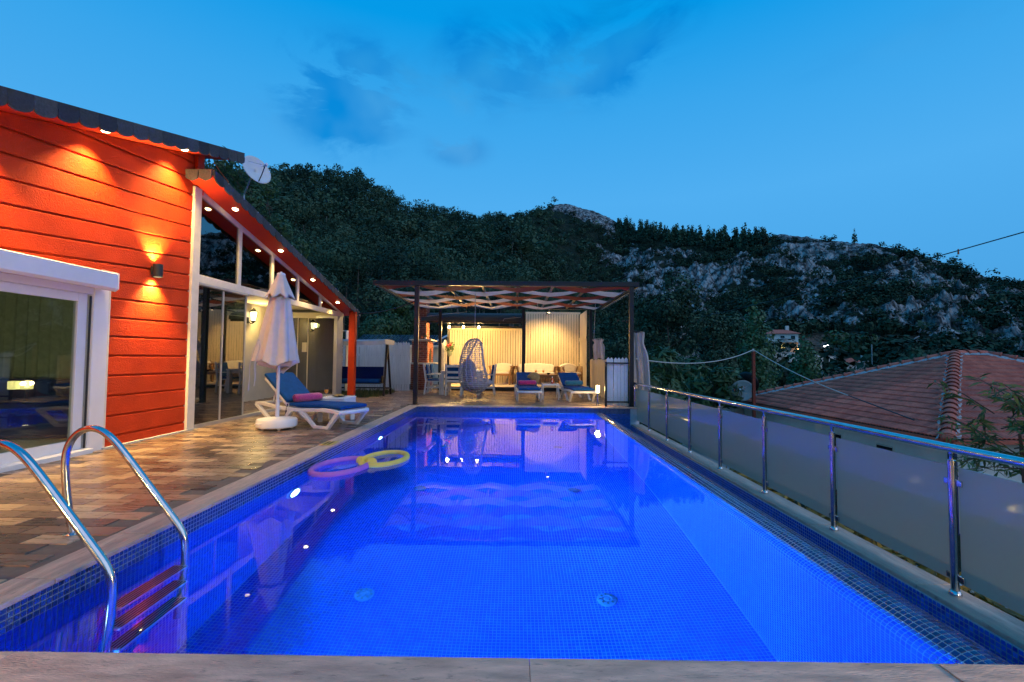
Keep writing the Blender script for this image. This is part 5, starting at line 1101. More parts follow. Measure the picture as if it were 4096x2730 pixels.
cf = thing('coffee_table', 'dark wooden coffee table in front of the cream sofa', 'table', (1.0,16.95,.153)); MB().bb((-.55,-.26,.395),(.55,.26,.425)).build('top', K['teak'], cf, bevel=.006); MB().bb((-.50,-.23,.32),(.50,.23,.394)).build('apron', K['teak'], cf)
for sx in (-1, 1):
    for sy in (-1, 1): MB().bb((sx*.49-.03,sy*.21-.03,0),(sx*.49+.03,sy*.21+.03,.394)).build('leg', K['teak'], cf, bevel=.004)
juice('left one of two juice glasses on the coffee table', (.77,16.9,.579), 1.15); juice('right one of two juice glasses on the coffee table', (1.05,16.9,.579), 1.15)
bw = thing('dark_bowl', 'small black bowl at the right end of the coffee table', 'bowl', (1.24,16.92,.579)); m = MB(); m.lathe([(.035,0),(.03,.012),(.06,.04),(.078,.065),(.072,.065),(.05,.04),(.002,.03)], 24); m.build('bowl', K['dark_bowl'], bw, True)

# ================================================================ DINING SET
tb = thing('dining_table', 'white wooden dining table under the lean-to roof', 'table', (-1.72,15.15,0)); MB().bb((-.62,-.86,.72),(.62,.86,.755)).build('top', K['whitewood'], tb, bevel=.006); 
for s in (-1, 1): MB().bb((-.54,s*.76-.012,.62),(.54,s*.76+.012,.719)).build('apron', K['whitewood'], tb); MB().bb((s*.54-.012,-.76,.62),(s*.54+.012,.76,.719)).build('apron', K['whitewood'], tb)
for sx in (-1, 1):
    for sy in (-1, 1): MB().bb((sx*.56-.045,sy*.79-.045,0),(sx*.56+.045,sy*.79+.045,.719)).build('leg', K['whitewood'], tb, bevel=.004)
def dchair(label, loc, rz):
    "seat faces local +y, backrest at -y"
    t = thing('dining_chair', label, 'chair', loc, rz, 'white dining chairs with blue cushions'); w, d = .52, .50
    for sx in (-1, 1):
        x = sx*(w/2-.025)
        MB().bb((x-.024,d/2-.06,0),(x+.024,d/2-.01,.62)).build('front_leg', K['whitewood'], t, bevel=.003); MB().prism([(-d/2-.05,0),(-d/2+.0,0),(-d/2+.05,.42),(-d/2-.04,.98),(-d/2-.085,.98),(-d/2,.42)], 'x', x-.024, x+.024).build('back_leg', K['whitewood'], t, bevel=.003)
        MB().bb((x-.032,-d/2-.01,.621),(x+.032,d/2+.01,.648)).build('arm', K['whitewood'], t, bevel=.005); MB().bb((x-.015,-d/2+.02,.20),(x+.015,d/2-.06,.24)).build('side_stretcher', K['whitewood'], t)
    MB().bb((-w/2+.05,d/2-.05,.36),(w/2-.05,d/2-.025,.43)).build('seat_rail', K['whitewood'], t); MB().bb((-w/2+.05,-.015,.20),(w/2-.05,.015,.235)).build('stretcher', K['whitewood'], t)
    MB().bb((-w/2+.03,-d/2+.04,.405),(w/2-.03,d/2-.02,.43)).build('seat', K['whitewood'], t)
    for z, o_ in ((.905,-.055),(.72,-.03),(.55,-.005),(.445,.0)): MB().bb((-w/2+.05,-d/2+o_-.012,z-.035),(w/2-.05,-d/2+o_+.012,z+.035)).build('back_slat', K['whitewood'], t, bevel=.003)
    MB().bb((-w/2+.055,-d/2+.06,.431),(w/2-.055,d/2-.01,.485)).build('seat_cushion', K['blue'], t, bevel=.018, seg=3)
    o = MB().bb((-w/2+.055,.0,.0),(w/2-.055,.055,.46)).build('back_cushion', K['blue'], t, bevel=.02, seg=3); o.location = (0,-d/2+.055,.49); o.rotation_euler = (R(8),0,0)
    MB().tube([(-w/2+.05,-d/2+.0,.90),(-w/2+.02,-d/2-.06,.82),(-w/2+.03,-d/2-.07,.66)], .007, 5).build('tie', K['navy'], t, True); return t
dchair('white dining chair nearest the black pergola post, seen from its left side', (-2.60,14.72,0), R(-90))
dchair('white dining chair half hidden behind the one by the pergola post', (-2.60,15.42,0), R(-90))
dchair('white dining chair with its slatted back turned to the pool', (-1.90,14.36,0), R(0)); dchair('white dining chair behind the egg chair, facing the table from the right', (-.93,14.75,0), R(90))
vz_ = thing('flower_vase', 'vase of red carnations on the dining table', 'vase', (-1.58,15.15,.755)); m = MB(); m.lathe([(.035,0),(.05,.05),(.035,.13),(.045,.17)], 16); m.build('vase', K['bottle_green'], vz_, True)
for k in range(14):
    a = k*2.4; r = .13*math.sqrt((k+.5)/14); tip = (r*math.cos(a), r*math.sin(a), .30+.10*(1-r/.13)+rng.uniform(-.02,.02)); MB().tube([(0,0,.15),(tip[0]*.5,tip[1]*.5,.25),tip], .004, 5).build('stem', K['leaf'], vz_, True); m = MB(); m.lathe([(.004,-.02),(.022,-.01),(.034,.008),(.02,.02),(.002,.018)], 9, tip, fn=lambda i, a_, q, z: (q*(1+.2*math.sin(5*a_))*math.cos(a_), q*(1+.2*math.sin(5*a_))*math.sin(a_), z)); m.build('bloom', K['red_flower'], vz_, True)
link('greenery', quads_mesh('greenery', leaf_cloud(60, [(0,0,.26)], [.14], .03, 1, 5), K['leaf']), vz_)
bo2 = thing('green_bottle', 'green glass bottle on the dining table', 'bottle', (-2.15,14.75,.755)); m = MB(); m.lathe([(.036,0),(.038,.01),(.038,.16),(.014,.22),(.013,.27)], 18); m.build('body', K['bottle_green'], bo2, True); m = MB(); m.lathe([(.0385,.05),(.0385,.12)], 18, caps=False); m.build('label', K['bottle_label'], bo2, True)
br = thing('bread_plate', 'plate with bread on the dining table', 'plate', (-1.75,14.62,.755)); m = MB(); m.lathe([(.07,0),(.14,.015),(.002,.008)], 24); m.build('plate', K['white'], br, True); m = MB(); m.ball((0,0,.035), .10, 14, (1.2,.8,.35)); m.build('bread', K['snack'], br, True)
wp = thing('wall_planter', 'hanging basket with red flowers on the black rear post', 'planter', (-2.50,17.35,1.22)); m = MB(); m.lathe([(.03,0),(.09,.06),(.115,.18),(.12,.20)], 16); m.build('pot', mat('pale_green_pot', (.34,.42,.28), .7), wp, True); link('leaves', quads_mesh('leaves', leaf_cloud(140, [(0,0,.33),(.05,0,.42)], [.18,.14], .035, 1, 8, 1.6), K['leaf']), wp)
for k in range(4): MB().ball((rng.uniform(-.08,.1),rng.uniform(-.12,-.02),.34+rng.uniform(-.06,.12)), .05, 9).build('bloom', K['red_flower'], wp, True)
MB().tube([(-.06,.16,.2),(-.06,.12,.6),(-.04,.1,.8)], .006, 5).build('wire', K['blackmat'], wp, True)

# ================================================================ BRICK OVEN
ov = thing('brick_oven', 'red brick garden oven with chimney and arched side opening', 'oven', (0,0,0))
core = MB(); core.bb((-3.77,16.45,0),(-3.17,17.62,.935)); core.bb((-3.74,16.45,.985),(-3.18,17.60,1.79)); core.bb((-3.67,16.50,1.835),(-3.24,17.05,3.22)); core.build('core', K['mortar'], ov)
for z, a, b in ((.935,(-3.86,16.33),(-2.85,17.70)),(1.79,(-3.82,16.36),(-3.04,17.66))): MB().bb((a[0],a[1],z),(b[0],b[1],z+.045)).build('slab', K['stone_slab'], ov, bevel=.006)
BH, BL, MO = .065, .20, .011
def bricks(axis, c, a0, a1, z0, z1, skip=None):
    z = z0; r = 0
    while z+BH <= z1+.01:
        a = a0-(BL/2 if r % 2 else 0)
        while a < a1:
            p, q = max(a, a0), min(a+BL, a1)
            if q-p > .03 and not (skip and skip((p+q)/2, z+BH/2, (q-p)/2)):
                m = MB(); t_ = rng.random(); pr_ = rng.uniform(.009, .014)
                if axis == 'y': m.bb((p,c-pr_,z),(q,c+.004,z+BH), tone=t_)
                else: m.bb((c-.004,p,z),(c+pr_,q,z+BH), tone=t_)
                m.build('brick', K['brick'], ov, bevel=.003, seg=1)
            a += BL+MO
        z += BH+MO; r += 1
bricks('y', 16.45, -3.77, -3.17, .01, .93); bricks('y', 16.45, -3.74, -3.18, .99, 1.785); bricks('y', 16.50, -3.67, -3.24, 1.84, 3.2)
arch = lambda y, z, h: abs(y-17.0) < .22+h*.5 and z < 1.52-.5*abs(y-17.0)
bricks('x', -3.17, 16.47, 17.60, .01, .93); bricks('x', -3.18, 16.47, 17.58, .99, 1.785, arch); bricks('x', -3.24, 16.52, 17.05, 1.84, 3.2)
op = [(16.80,.985),(17.20,.985),(17.20,1.30)]+[(17.0+.20*math.cos(a), 1.30+.24*math.sin(a)) for a in np.linspace(.2, math.pi-.2, 8)]+[(16.80,1.30)]
MB().prism(op, 'x', -3.178, -3.172).build('oven_mouth', mat('mouth_black', (.01,.009,.008), .95), ov)  # flat near-black sheet in place of a hollow mouth
for a in np.linspace(.1, math.pi-.1, 10):
    c = (-3.172, 17.0+.245*math.cos(a), 1.30+.285*math.sin(a)); MB().box(c, (.03,.055,.085), rot=Matrix.Rotation(math.pi/2-a, 3, 'X') if True else None, tone=rng.random()).build('arch_brick', K['brick'], ov, bevel=.003, seg=1)
tp = thing('terracotta_trough', 'terracotta trough on the oven shelf', 'pot', (-3.42,16.43,1.836)); MB().lathe([(.07,0),(.095,.08),(.10,.09),(.085,.09),(.08,.05),(.002,.05)], 4, (0,0,0)).build('trough', K['terra'], tp)
sp = thing('succulent_pot', 'small succulent in a pale pot on the oven shelf', 'pot', (-3.24,16.43,1.836)); m = MB(); m.lathe([(.03,0),(.042,.07),(.036,.07),(.002,.06)], 14); m.build('pot', K['white'], sp, True); link('leaves', quads_mesh('leaves', leaf_cloud(70, [(0,0,.10)], [.05], .018, 1, 12, 1.6), K['leaf']), sp)
# blue tiled shed roof beyond
br_ = thing('blue_shed', 'low shed with blue tiled roof behind the picket fence', 'shed', (0,0,0)); MB().bb((-7.2,21.0,-.1),(-1.9,24.0,1.75)).build('wall', K['house_white'], br_)
vs = []; fs = []; nx_ = 120
for j in range(9):
    for s_ in (0, 1):
        for i in range(nx_+1): x = -7.5+5.9*i/nx_; f = (j+s_)/9; vs.append((x, 20.7+1.7*f, 1.70+.55*f+.03*abs(math.sin(i*math.pi/2.5))+(.04 if s_ == 0 else .0)))
for j in range(9):
    for i in range(nx_): a = (2*j)*(nx_+1)+i; fs.append((a, a+1, a+nx_+2, a+nx_+1))
MB().add(vs, fs).build('roof_tiles', K['blue_roof'], br_, True); MB().bar((-7.5,20.66,1.69),(-1.6,20.66,1.69),.05,.10).build('gutter', K['house_white'], br_); MB().bar((-3.98,20.68,1.72),(-3.3,22.4,2.30),.08,.05).build('verge', K['white'], br_)
# garden swing
sw = thing('garden_swing', 'canopied garden swing with navy cushions by the picket fence', 'swing', (0,0,0)); xa, xb = -5.75, -3.93
for x in (xa, xb):
    MB().bar((x,13.66,0),(x,13.95,1.60),.055,.055,up=(1,0,0)).build('post', K['black'], sw); MB().bar((x,14.45,0),(x,13.98,1.60),.055,.055,up=(1,0,0)).build('post', K['black'], sw)
    MB().bar((x,13.75,.20),(x,14.38,.20),.03,.03).build('foot_rail', K['black'], sw)
    MB().tube([(x-(.06 if x == xb else -.06),13.98,1.55),(x-(.10 if x == xb else -.10),13.98,.55)], .008, 6).build('chain', K['alu'], sw, True)
MB().bar((xa,13.96,1.60),(xb,13.96,1.60),.06,.06).build('top_bar', K['black'], sw); MB().bar((xa,14.40,.20),(xb,14.40,.20),.04,.04).build('cross_bar', K['black'], sw)
vs = []; fs = []
for i in range(25):
    f = i/24
    for j in range(9): g_ = j/8; vs.append((xa-.15+(xb-xa+.22)*f, 13.45+1.05*g_, 1.66+.07*math.sin(math.pi*g_)-.03*math.sin(math.pi*f)))
for i in range(24):
    for j in range(8): a = i*9+j; fs.append((a, a+9, a+10, a+1))
K['awn'] = mat('pale_awning', (.58,.60,.60), .8, var=.06, vs=6, trans=.15)
MB().add(vs, fs).build('canopy', K['awn'], sw, True); vs = []; fs = []
for i in range(41):
    f = i/40; x = xa-.15+(xb-xa+.22)*f; s_ = .03*math.sin(math.pi*f)
    vs += [(x,13.45,1.665-s_),(x,13.44+.006*math.sin(i*1.3),1.545-s_-.01*math.sin(f*math.pi*3)**2)]
for i in range(40): fs.append((2*i, 2*i+2, 2*i+3, 2*i+1))
MB().add(vs, fs).build('valance', K['awn'], sw, True); MB().bb((xb+.065,13.44,1.55),(xb+.075,14.5,1.70)).build('valance', K['awn'], sw)
MB().bb((xa+.14,13.75,.36),(xb-.14,14.20,.385)).build('seat_frame', K['black'], sw); MB().bb((xa+.15,13.72,.386),(xb-.17,14.15,.50)).build('seat_cushion', K['blue'], sw, bevel=.035, seg=3)
o = MB().bb((xa+.14,0,0),(xb-.13,.09,.46)).build('back_cushion', K['navy'], sw, bevel=.03, seg=3); o.location = (0,14.08,.42); o.rotation_euler = (R(-10),0,0)
MB().bb((xb-.13,13.80,.39),(xb-.105,14.2,.60)).build('arm', K['black'], sw)
# lawn strip below the swing
GQ = nrg.random((2600, 2))*np.array([3.4, 2.2])+np.array([-7.4, 13.30]); keep = (GQ[:, 0]+4.0)*.55+13.2 < GQ[:, 1]+3.2; GQ = GQ[keep]
h_ = .05+.10*nrg.random(len(GQ)); a_ = nrg.random(len(GQ))*6.28; dx = np.cos(a_)*.012; dy = np.sin(a_)*.012; tx = nrg.normal(size=len(GQ))*.03; ty = nrg.normal(size=len(GQ))*.03
Q = np.stack([np.stack([GQ[:,0]-dx,GQ[:,1]-dy,np.full(len(GQ),-.05)],-1),np.stack([GQ[:,0]+dx,GQ[:,1]+dy,np.full(len(GQ),-.05)],-1),np.stack([GQ[:,0]+tx+dx*.3,GQ[:,1]+ty+dy*.3,h_],-1),np.stack([GQ[:,0]+tx-dx*.3,GQ[:,1]+ty-dy*.3,h_],-1)],1)
tag(link('lawn_grass', quads_mesh('lawn_grass', Q, K['grass'])), 'rough grass under the garden swing', 'grass', kind='stuff')

# ================================================================ NEIGHBOUR'S HOUSE
nh = thing('tiled_roof_house', 'cream neighbouring house with hipped red tile roof below the railing', 'house', (0,0,0))
CX, CY, EZ = 10.33, 11.0, -.68; LY = 10.6; LX = 11.7; AP = (CX+5.3, CY+5.3, 1.45); RB = (AP[0]+LX-10.6, AP[1], 1.45); RISE = AP[2]-EZ
w_ = MB(); w_.bb((CX+.32,CY+.32,-5),(CX+LX-.3,CY+LY-.3,EZ-.02)); w_.build('wall', K['house_white'], nh); MB().bb((CX+.02,CY+.02,EZ-.10),(CX+LX-.02,CY+LY-.02,EZ-.03)).build('eave_board', K['house_white'], nh)
def roofpt(face, s, v):
    "s along the eave from the near corner, v metres up the slope in plan"
    z = EZ+RISE*v/5.3
    return (CX+v, CY+s, z) if face == 'L' else (CX+s, CY+v, z)
pln = MB(); pln.add([(CX,CY,EZ-.02),(CX+LX,CY,EZ-.02),(CX+LX,CY+LY,EZ-.02),(CX,CY+LY,EZ-.02),(AP[0],AP[1],AP[2]-.03),(RB[0],RB[1],RB[2]-.03)], [(0,1,5,4),(1,2,5),(2,3,4,5),(3,0,4),(0,3,2,1)]); pln.build('roof_deck', mat('roof_felt', (.06,.03,.025), .9), nh)
TWD, TLN = .22, .335*5.3/math.hypot(5.3, RISE)
# one tile: double-roll clay tile, local x across, y up the slope (plan), z up
def tile_mesh(tone):
    m = MB(); n = 8; vs = []; sl = RISE/5.3
    for (yy, dz) in ((-.012, .035), (TLN+.02, .008)):
        for i in range(n+1):
            f = i/n; z = .028*abs(math.sin(f*math.pi*2))**.8; vs.append((f*TWD-TWD/2, yy, yy*sl+z+dz))
    fs = [(i, i+1, n+1+i+1, n+1+i) for i in range(n)]; k = len(vs)
    for i in range(n+1): f = i/n; vs.append((f*TWD-TWD/2, -.012, -.012*sl+.028*abs(math.sin(f*math.pi*2))**.8+.012))
    fs += [(k+i, k+i+1, i+1, i) for i in range(n)]; m.add(vs, fs, tone); return m.mesh('roof_tile', K['roof_tile'], True)
TM = [tile_mesh((k+.5)/8) for k in range(8)]
cand = []
for face, EL in (('L', LY), ('R', LX)):
    rows = int(5.3/TLN)
    for r_ in range(rows+1):
        v = r_*TLN
        if v > 5.2: break
        s = v+.06+((r_ % 2)*.0); 
        while s < EL-v-.05: cand.append((face, s, v)); s += TWD
def scr(c): p = roofpt(*c); return -(p[1]**2+p[0]**2)
vis_ = [c for c in cand if abs(roofpt(*c)[0]/roofpt(*c)[1]) < 1.14 or c[0] == 'L']; vis_.sort(key=lambda c: -scr(c))
rest_ = set(cand)-set(vis_[:300]); Vb = []; Fb = []; Tb = []; off = 0
base = {}
for k, me in enumerate(TM): a = np.zeros(len(me.vertices)*3, np.float32); me.vertices.foreach_get('co', a); f_ = np.array([list(p.vertices) for p in me.polygons]); base[k] = (a.reshape(-1, 3), f_)
for c in vis_[:300]:
    p = roofpt(*c); o = link('roof_tile', TM[rng.randrange(8)], nh, p, R(-90) if c[0] == 'L' else 0.0)
    if c[0] == 'L': o.scale = (1, 1, 1)
for c in sorted(rest_):
    p = roofpt(*c); k = rng.randrange(8); a, f_ = base[k]; q = a.copy()
    if c[0] == 'L': q = np.stack([a[:, 1], -a[:, 0], a[:, 2]], -1)
    Vb.append(q+np.array(p, np.float32)); Fb.append(f_+off); Tb.append(np.full(len(f_), (k+.5)/8)); off += len(q)
me = np_mesh('roof_tiles', np.concatenate(Vb), np.concatenate(Fb), K['roof_tile'], np.concatenate(Tb), True); tag(link('roof_tiles', me, nh), kind='stuff')
# hip and ridge caps bedded in mortar
def caps(p0, p1, n, vis=True):
    p0, p1 = Vector(p0), Vector(p1); d = (p1-p0)/n; u = d.normalized(); side = u.cross(Vector((0,0,1))).normalized(); up = side.cross(u)
    mb = MB(); m_ = 60; vs = []; fs = []
    for i in range(m_+1):
        c = p0.lerp(p1, i/m_); wl_ = .20+rng.uniform(-.02,.035); wr = .20+rng.uniform(-.02,.035)
        vs += [c-side*wl_-up*.02, c-side*.12+up*.075, c+side*.12+up*.075, c+side*wr-up*.02]
    for i in range(m_):
        for k in range(3): fs.append((i*4+k, i*4+k+1, i*4+k+5, i*4+k+4))
    mb.add(vs, fs).build('mortar_bed', K['mortar_grey'], nh)
    for i in range(n):
        a = p0+d*i; b = a+d*1.10; m = MB(); vs = []; fs = []
        for q, r_, lift in ((a, .155, .03), (a+d*.12, .150, .035), (a+d*.14, .138, .03), (b, .125, .015)):
            for k in range(9): t = math.pi*k/8; vs.append(q+side*(r_*math.cos(t))+up*(r_*.85*math.sin(t)+lift))
        for j in range(3):
            for k in range(8): fs.append((j*9+k, j*9+k+1, j*9+k+10, j*9+k+9))
        o = m.add(vs, fs, rng.random()).build('ridge_cap', K['roof_tile'], nh, True); o.modifiers.new('thick', 'SOLIDIFY').thickness = -.015
caps((CX-.05,CY-.05,EZ+.0), AP, 21); caps(AP, RB, 3); caps((CX,CY+LY,EZ), AP, 21); caps((CX+LX,CY,EZ), RB, 21)
m = MB(); m.ball((CX-.03,CY-.03,EZ+.05), .15, 14, (1,1,.75)); m.build('hip_end', K['roof_tile'], nh, True)
for y0, y1, z1 in ((12.92,13.60,-1.17),(14.94,15.63,-1.15)):
    o = MB().bb((CX+.300,y0,-1.72),(CX+.326,y1,z1)).build('window', K['trim'], nh); MB().bb((CX+.292,y0+.06,-1.68),(CX+.2995,y1-.06,z1-.06)).build('pane', K['window_dark'], o); MB().bb((CX+.285,y0+.06,z1-.09),(CX+.2915,y1-.06,z1-.065)).build('blind_slat', K['trim'], o)
for x_, y_ in ((CX+.36,CY+.27),): MB().bb((x_-.09,y_-.05,-5),(x_+.06,y_+.045,EZ-.11)).build('corner_panel', mat('blue_panel', (.01,.02,.10), .5), nh)
MB().cyl((CX+1.0,CY+.24,-5),(CX+1.0,CY+.24,EZ-.1),.06,n=12).build('downpipe', K['white'], nh, True); MB().bar((CX+.05,CY-.03,EZ-.05),(CX+LX,CY-.03,EZ-.05),.10,.09).build('gutter', K['roof_tile'], nh)
MB().bar((CX-.03,CY+.0,EZ-.045),(CX-.03,CY+LY,EZ-.045),.08,.07).build('gutter', K['roof_tile'], nh)
# low annex roof at the far left end of that house
an = thing('flat_annex', 'low white annex beyond the tiled roof', 'annex', (0,0,0)); MB().bb((9.0,21.7,-5),(12.5,25.5,-.75)).build('wall', K['house_white'], an); MB().bb((8.8,21.62,-.75),(12.6,25.6,-.62)).build('roof_slab', K['concrete'], an)
# red pole with cables and two dishes
rp_ = thing('rusty_pole', 'rusty red square pole in front of the tiled roof', 'pole', (9.9,19.0,0)); MB().bb((-.055,-.055,-4.5),(.055,.055,1.55)).build('post', K['rust'], rp_, bevel=.006); MB().cyl((0,0,1.55),(0,0,1.66),.045,.03,n=8).build('wrapping', K['wire_w'], rp_, True)
cable('white_cable', 'white cable from the pergola curtain to the rusty pole', [(3.0,11.35,1.18),(9.9,19.0,1.62)], .016, K['wire_w'], .30); cable('white_cable', 'white cable from the rusty pole down to the tiled roof', [(9.9,19.0,1.62),(10.9,15.0,.05)], .016, K['wire_w'], .12); cable('black_cable', 'black cable lying over the left slope of the tiled roof', [(10.9,15.0,.05),(10.75,12.4,-.40)], .018, K['blackmat'], .0)
dish('satellite_dish', 'pale satellite dish beside the rusty pole', (9.75,19.6,-.15), .46, (-.55,-.75,.30), K['concrete']); dish('satellite_dish', 'dark satellite dish behind the rusty pole', (10.4,20.6,.15), .50, (.75,.5,.3), K['black'])
# power line across the right sky
PA = (at_depth(1560,48), 48, vz(1560,738,48)); PB = (at_depth(2420,14), 14, vz(2420,514,14))
tag(cable('power_line', 'thin dark power line climbing across the right sky', [PA, PB], .020, K['blackmat'], .25, 40), 'thin dark power line climbing across the right sky', 'cable')
ct_ = thing('line_tag', 'small pale tag hanging from the power line', 'tag', (at_depth(2202,17.05), 17.05, vz(2202,571,17.05))); MB().cyl((0,0,-.22),(0,0,-.02),.03,.02,n=8).build('tag', K['terra'], ct_, True)

# ================================================================ FAR HOUSES, WALLS, POLES
def far_house(name, label, c, W, D, H, rz, storeys, roof=True, wallm='house_white', lamp_=True):
    t = thing(name, label, 'house', c, rz, 'houses on the far slope'); MB().bb((-W/2,-D/2,-3),(W/2,D/2,H)).build('wall', K[wallm], t)
    if roof:
        o = .6; m = MB(); m.add([(-W/2-o,-D/2-o,H),(W/2+o,-D/2-o,H),(W/2+o,D/2+o,H),(-W/2-o,D/2+o,H),(-W*.2,0,H+W*.17),(W*.2,0,H+W*.17)], [(0,1,5,4),(1,2,5),(2,3,4,5),(3,0,4),(0,3,2,1)]); r_ = m.build('roof', K['roof_tile'], t); MB().bb((W*.18,-.5,H+.5),(W*.18+.8,.3,H+W*.17+1.0)).build('chimney', K['house_white'], r_)
    sh_ = H/storeys
    for s in range(storeys):
        for k in range(3):
            x = -W/2+W*(k+.5)/3; o = MB().bb((x-.6,-D/2-.04,s*sh_+sh_*.25),(x+.6,-D/2-.005,s*sh_+sh_*.8)).build('window', K['white'], t); MB().bb((x-.5,-D/2-.06,s*sh_+sh_*.29),(x+.5,-D/2-.041,s*sh_+sh_*.76)).build('pane', K['e_room'] if (storeys > 1 and s == 0 and k == 1) else K['window_dark'], o)
    if storeys > 1:
        MB().bb((-W/2,-D/2-1.6,sh_-.15),(W/2,-D/2,sh_)).build('balcony', K['house_white'], t)
        for k in range(9): x = -W/2+W*k/8; MB().bb((x-.04,-D/2-1.58,sh_),(x+.04,-D/2-1.5,sh_+.9)).build('baluster', K['white'], t)
        MB().bb((-W/2,-D/2-1.6,sh_+.9),(W/2,-D/2-1.5,sh_+1.0)).build('rail', K['white'], t)
        for x in (-W/2+.2, W/2-.2): MB().bb((x-.15,-D/2-1.5,-1),(x+.15,-D/2-1.2,sh_-.16)).build('column', K['white'], t)
    return t
def fp(px, py, D): return (at_depth(px, D), D, vz(px, py, D))
c = ground_at(1790, 808); far_house('far_house', 'white two-storey house with red roof on the far slope', (c[0],c[1],c[2]), 7.5, 6, 4.6, R(-18), 2)
c = ground_at(1570, 774); far_house('far_house', 'small white house half hidden by the big pine', (c[0],c[1],c[2]), 4.5, 5, 3.2, R(5), 1, False)
c = ground_at(1962, 846); far_house('far_cabin', 'low cabin with red roof just above the tiled roof', (c[0],c[1],c[2]), 7.0, 4, 1.3, R(-8), 1)
c = ground_at(1430, 766); far_house('far_house', 'long low house with red roof seen past the pergola post', (c[0],c[1],c[2]), 14, 6, 2.0, R(3), 1)
def far_wall(label, p0, p1, h, m='house_white'):
    a, b = Vector(ground_at(*p0[:2])), Vector(ground_at(*p1[:2])); b = a+(b-a).normalized()*min((b-a).length, 22); a.z += h*.3; b.z += h*.3; t = thing('retaining_wall', label, 'wall', a, 0, 'pale retaining walls on the far slope'); d = b-a
    MB().bar((0,0,0), d, .4, h).build('wall', K[m], t); MB().bar((0,0,h/2), d+Vector((0,0,h/2)), .6, .12).build('coping', K['concrete'], t)
    for k in range(4): q = d*((k+.5)/4); MB().box((q.x, q.y-.3, q.z), (.4,.25,h)).build('buttress', K[m], t)
far_wall('long pale wall below the far two-storey house', (1758,832), (1842,834), 3.0); far_wall('pale wall right of the second poplar', (1868,848), (1915,850), 4.0); far_wall('low curved pale wall above the tiled roof', (1935,856), (2000,842), 1.6); far_wall('rubble wall under the small white house', (1540,842), (1605,838), 3.4, 'concrete'); far_wall('stone embankment left of the tiled roof', (1885,872), (1945,866), 2.0, 'concrete')
for i, (px, pt_, pb, D, lab) in enumerate([(1999,792,868,105,'grey lamp post on the far road above the roof ridge'),(1915,808,868,112,'thin grey post beside the pale wall'),(1532,832,868,60,'short white post on the bare slope')]):
    b = ground_at(px, pb); D = b[1]; t = thing('far_post', lab, 'post', b, 0, 'posts on the far slope'); h = vz(px, pt_, D)-b[2]; MB().cyl((0,0,0),(0,0,h),.14*D/105,.09*D/105,n=8).build('post', K['alu'], t, True)
for i, (px, py, D, k, lab) in enumerate([(1562,762,155,'e_far','orange lamp left of the small white house'),(1582,761,155,'e_far','orange lamp right of the small white house'),(1519,784,120,'e_far','orange lamp low behind the big pine'),(1824,805,148,'e_far','orange lamp at the far two-storey house'),(1883,797,140,'e_farw','left one of two white lamps by the dark round tree'),(1890,797,140,'e_farw','right one of two white lamps by the dark round tree')]):
    p = ground_at(px, py+9); D = p[1]; p = (p[0], p[1]-1.5, p[2]+9*D/1046); t = thing('far_lamp', lab, 'lamp', p, 0, 'small lamps on the far slope'); MB().ball((0,0,0), .30*D/140, 10).build('globe', K[k], t, True); MB().cyl((0,0,-3),(0,0,-.25*D/140),.07,n=6).build('stem', K['alu'], t, True)
# shrubs below the railing and the long-leaved branch on the right edge
def shrub(name, label, base, h, w, n, s, m, seed, asp=1.6, group='shrubs below the railing'):
    g = np.random.default_rng(seed); c = [(g.normal()*w*.4, g.normal()*w*.4, h*(.35+.6*g.random())) for _ in range(9)]; r = [w*(.3+.25*g.random()) for _ in range(9)]
    return tree(name, label, base, h, (c, r), n, s, m, K['bark'], .06, seed, 1.0, asp, limbs=9, group=group, cat='shrub')
for i, (px, D, pt_, w, lab) in enumerate([(1520,19,790,1.4,'leafy shrub right behind the tied curtain'),(1585,22,800,1.6,'large walnut-leaved shrub behind the second railing pane'),(1640,20,850,1.2,'silvery shrub left of the pale satellite dish'),(1490,16,860,.9,'low shrub behind the first railing post'),(1430,20,815,1.2,'dark shrub seen over the picket gate'),(1670,24,820,1.3,'dark shrub filling the gap before the rusty pole')]):
    x = at_depth(px, D); z1 = vz(px, pt_, D); shrub('leafy_shrub', lab, (x, D, -3.4), z1+3.4, w, 1500, .10, K['leaf'], 300+i, 2.0)
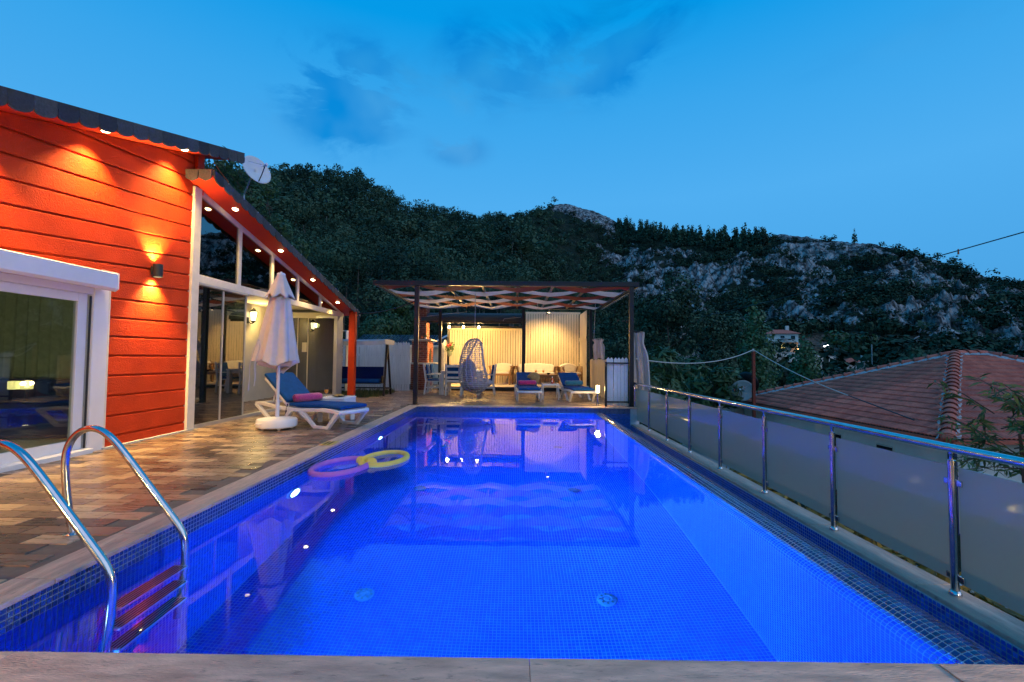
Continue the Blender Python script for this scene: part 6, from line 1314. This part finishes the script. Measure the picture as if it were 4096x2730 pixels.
# oleander-like branch at the right edge
ob = thing('long_leaved_tree', 'tree with long narrow leaves at the right picture edge', 'tree', (6.98,6.3,-3.4)); g = np.random.default_rng(77); tk = MB(); tk.tube([(0,0,0),(.1,.05,1.5),(.0,.0,2.6),(-.2,-.1,3.6)], [.07,.06,.045,.015], 8); tk.build('trunk', K['bark'], ob, True)
Qs = []; tw = MB()
for k in range(34):
    b = np.array([g.normal()*.15, g.normal()*.15, 2.85+1.1*g.random()]); d = np.array([g.normal()-.35, g.normal(), g.normal()*.5+.15]); d /= np.linalg.norm(d); L_ = .5+.55*g.random(); e = b+d*L_+np.array([0,0,-.12]); tw.tube([tuple(b), tuple((b+e)/2+np.array([0,0,.05])), tuple(e)], [.010,.007,.003], 5)
    for j in range(30):
        f = .2+.8*j/29; p = b*(1-f)+e*f; a = d*.5+np.array([g.normal(), g.normal(), g.normal()*.6-.45]); a /= np.linalg.norm(a); l = .13+.10*g.random(); s_ = np.cross(a, g.normal(size=3)); s_ /= np.linalg.norm(s_); s_ *= .017; m_ = p+a*l*.5+np.array([0,0,.012]); Qs.append(np.stack([p, m_-s_, p+a*l, m_+s_]))
tag(tw.build('twigs', K['bark'], ob, True), kind='stuff'); link('leaves', quads_mesh('leaves', np.array(Qs), K['leaf_long']), ob)
# pale paved strip and plants painted lamplight-yellow at the foot of the pool wall
lw = MB(); lw.bb((3.06,2,-3.25),(10.4,22,-3.05)); tag(lw.build('lower_yard', K['concrete']), 'pale paved yard below the railing', kind='structure')
for i, (x, y) in enumerate([(3.35,3.0),(3.4,3.6),(3.35,4.3),(3.4,5.1),(3.38,6.0),(3.4,7.0)]):
    t = thing('lamplit_plant', ['nearest', 'second', 'third', 'fourth', 'fifth', 'farthest'][i]+' plant, lamplight yellow in its leaf colour, peeping under the glass panes', 'plant', (x,y,-3.05), 0, 'lamplight-yellow plants along the pool wall'); MB().tube([(0,0,0),(.03,.02,1.2),(.0,.0,2.45)], [.02,.015,.006], 6).build('stem', K['bark'], t, True)
    link('leaves', quads_mesh('leaves', leaf_cloud(150, [(0,0,2.42),(.05,.2,2.40),(.03,-.2,2.35)], [.20,.20,.2], .05, .8, 400+i, 2.4), K['leaf_lamplit']), t)
bollard('unseen steel bollard added on the near right corner behind the viewer', (3.35,.45,.001), 130); bollard('unseen steel bollard added on the near deck left of the viewer', (-3.05,.35,.001), 95)  # both out of view, added to warm the near stone edge
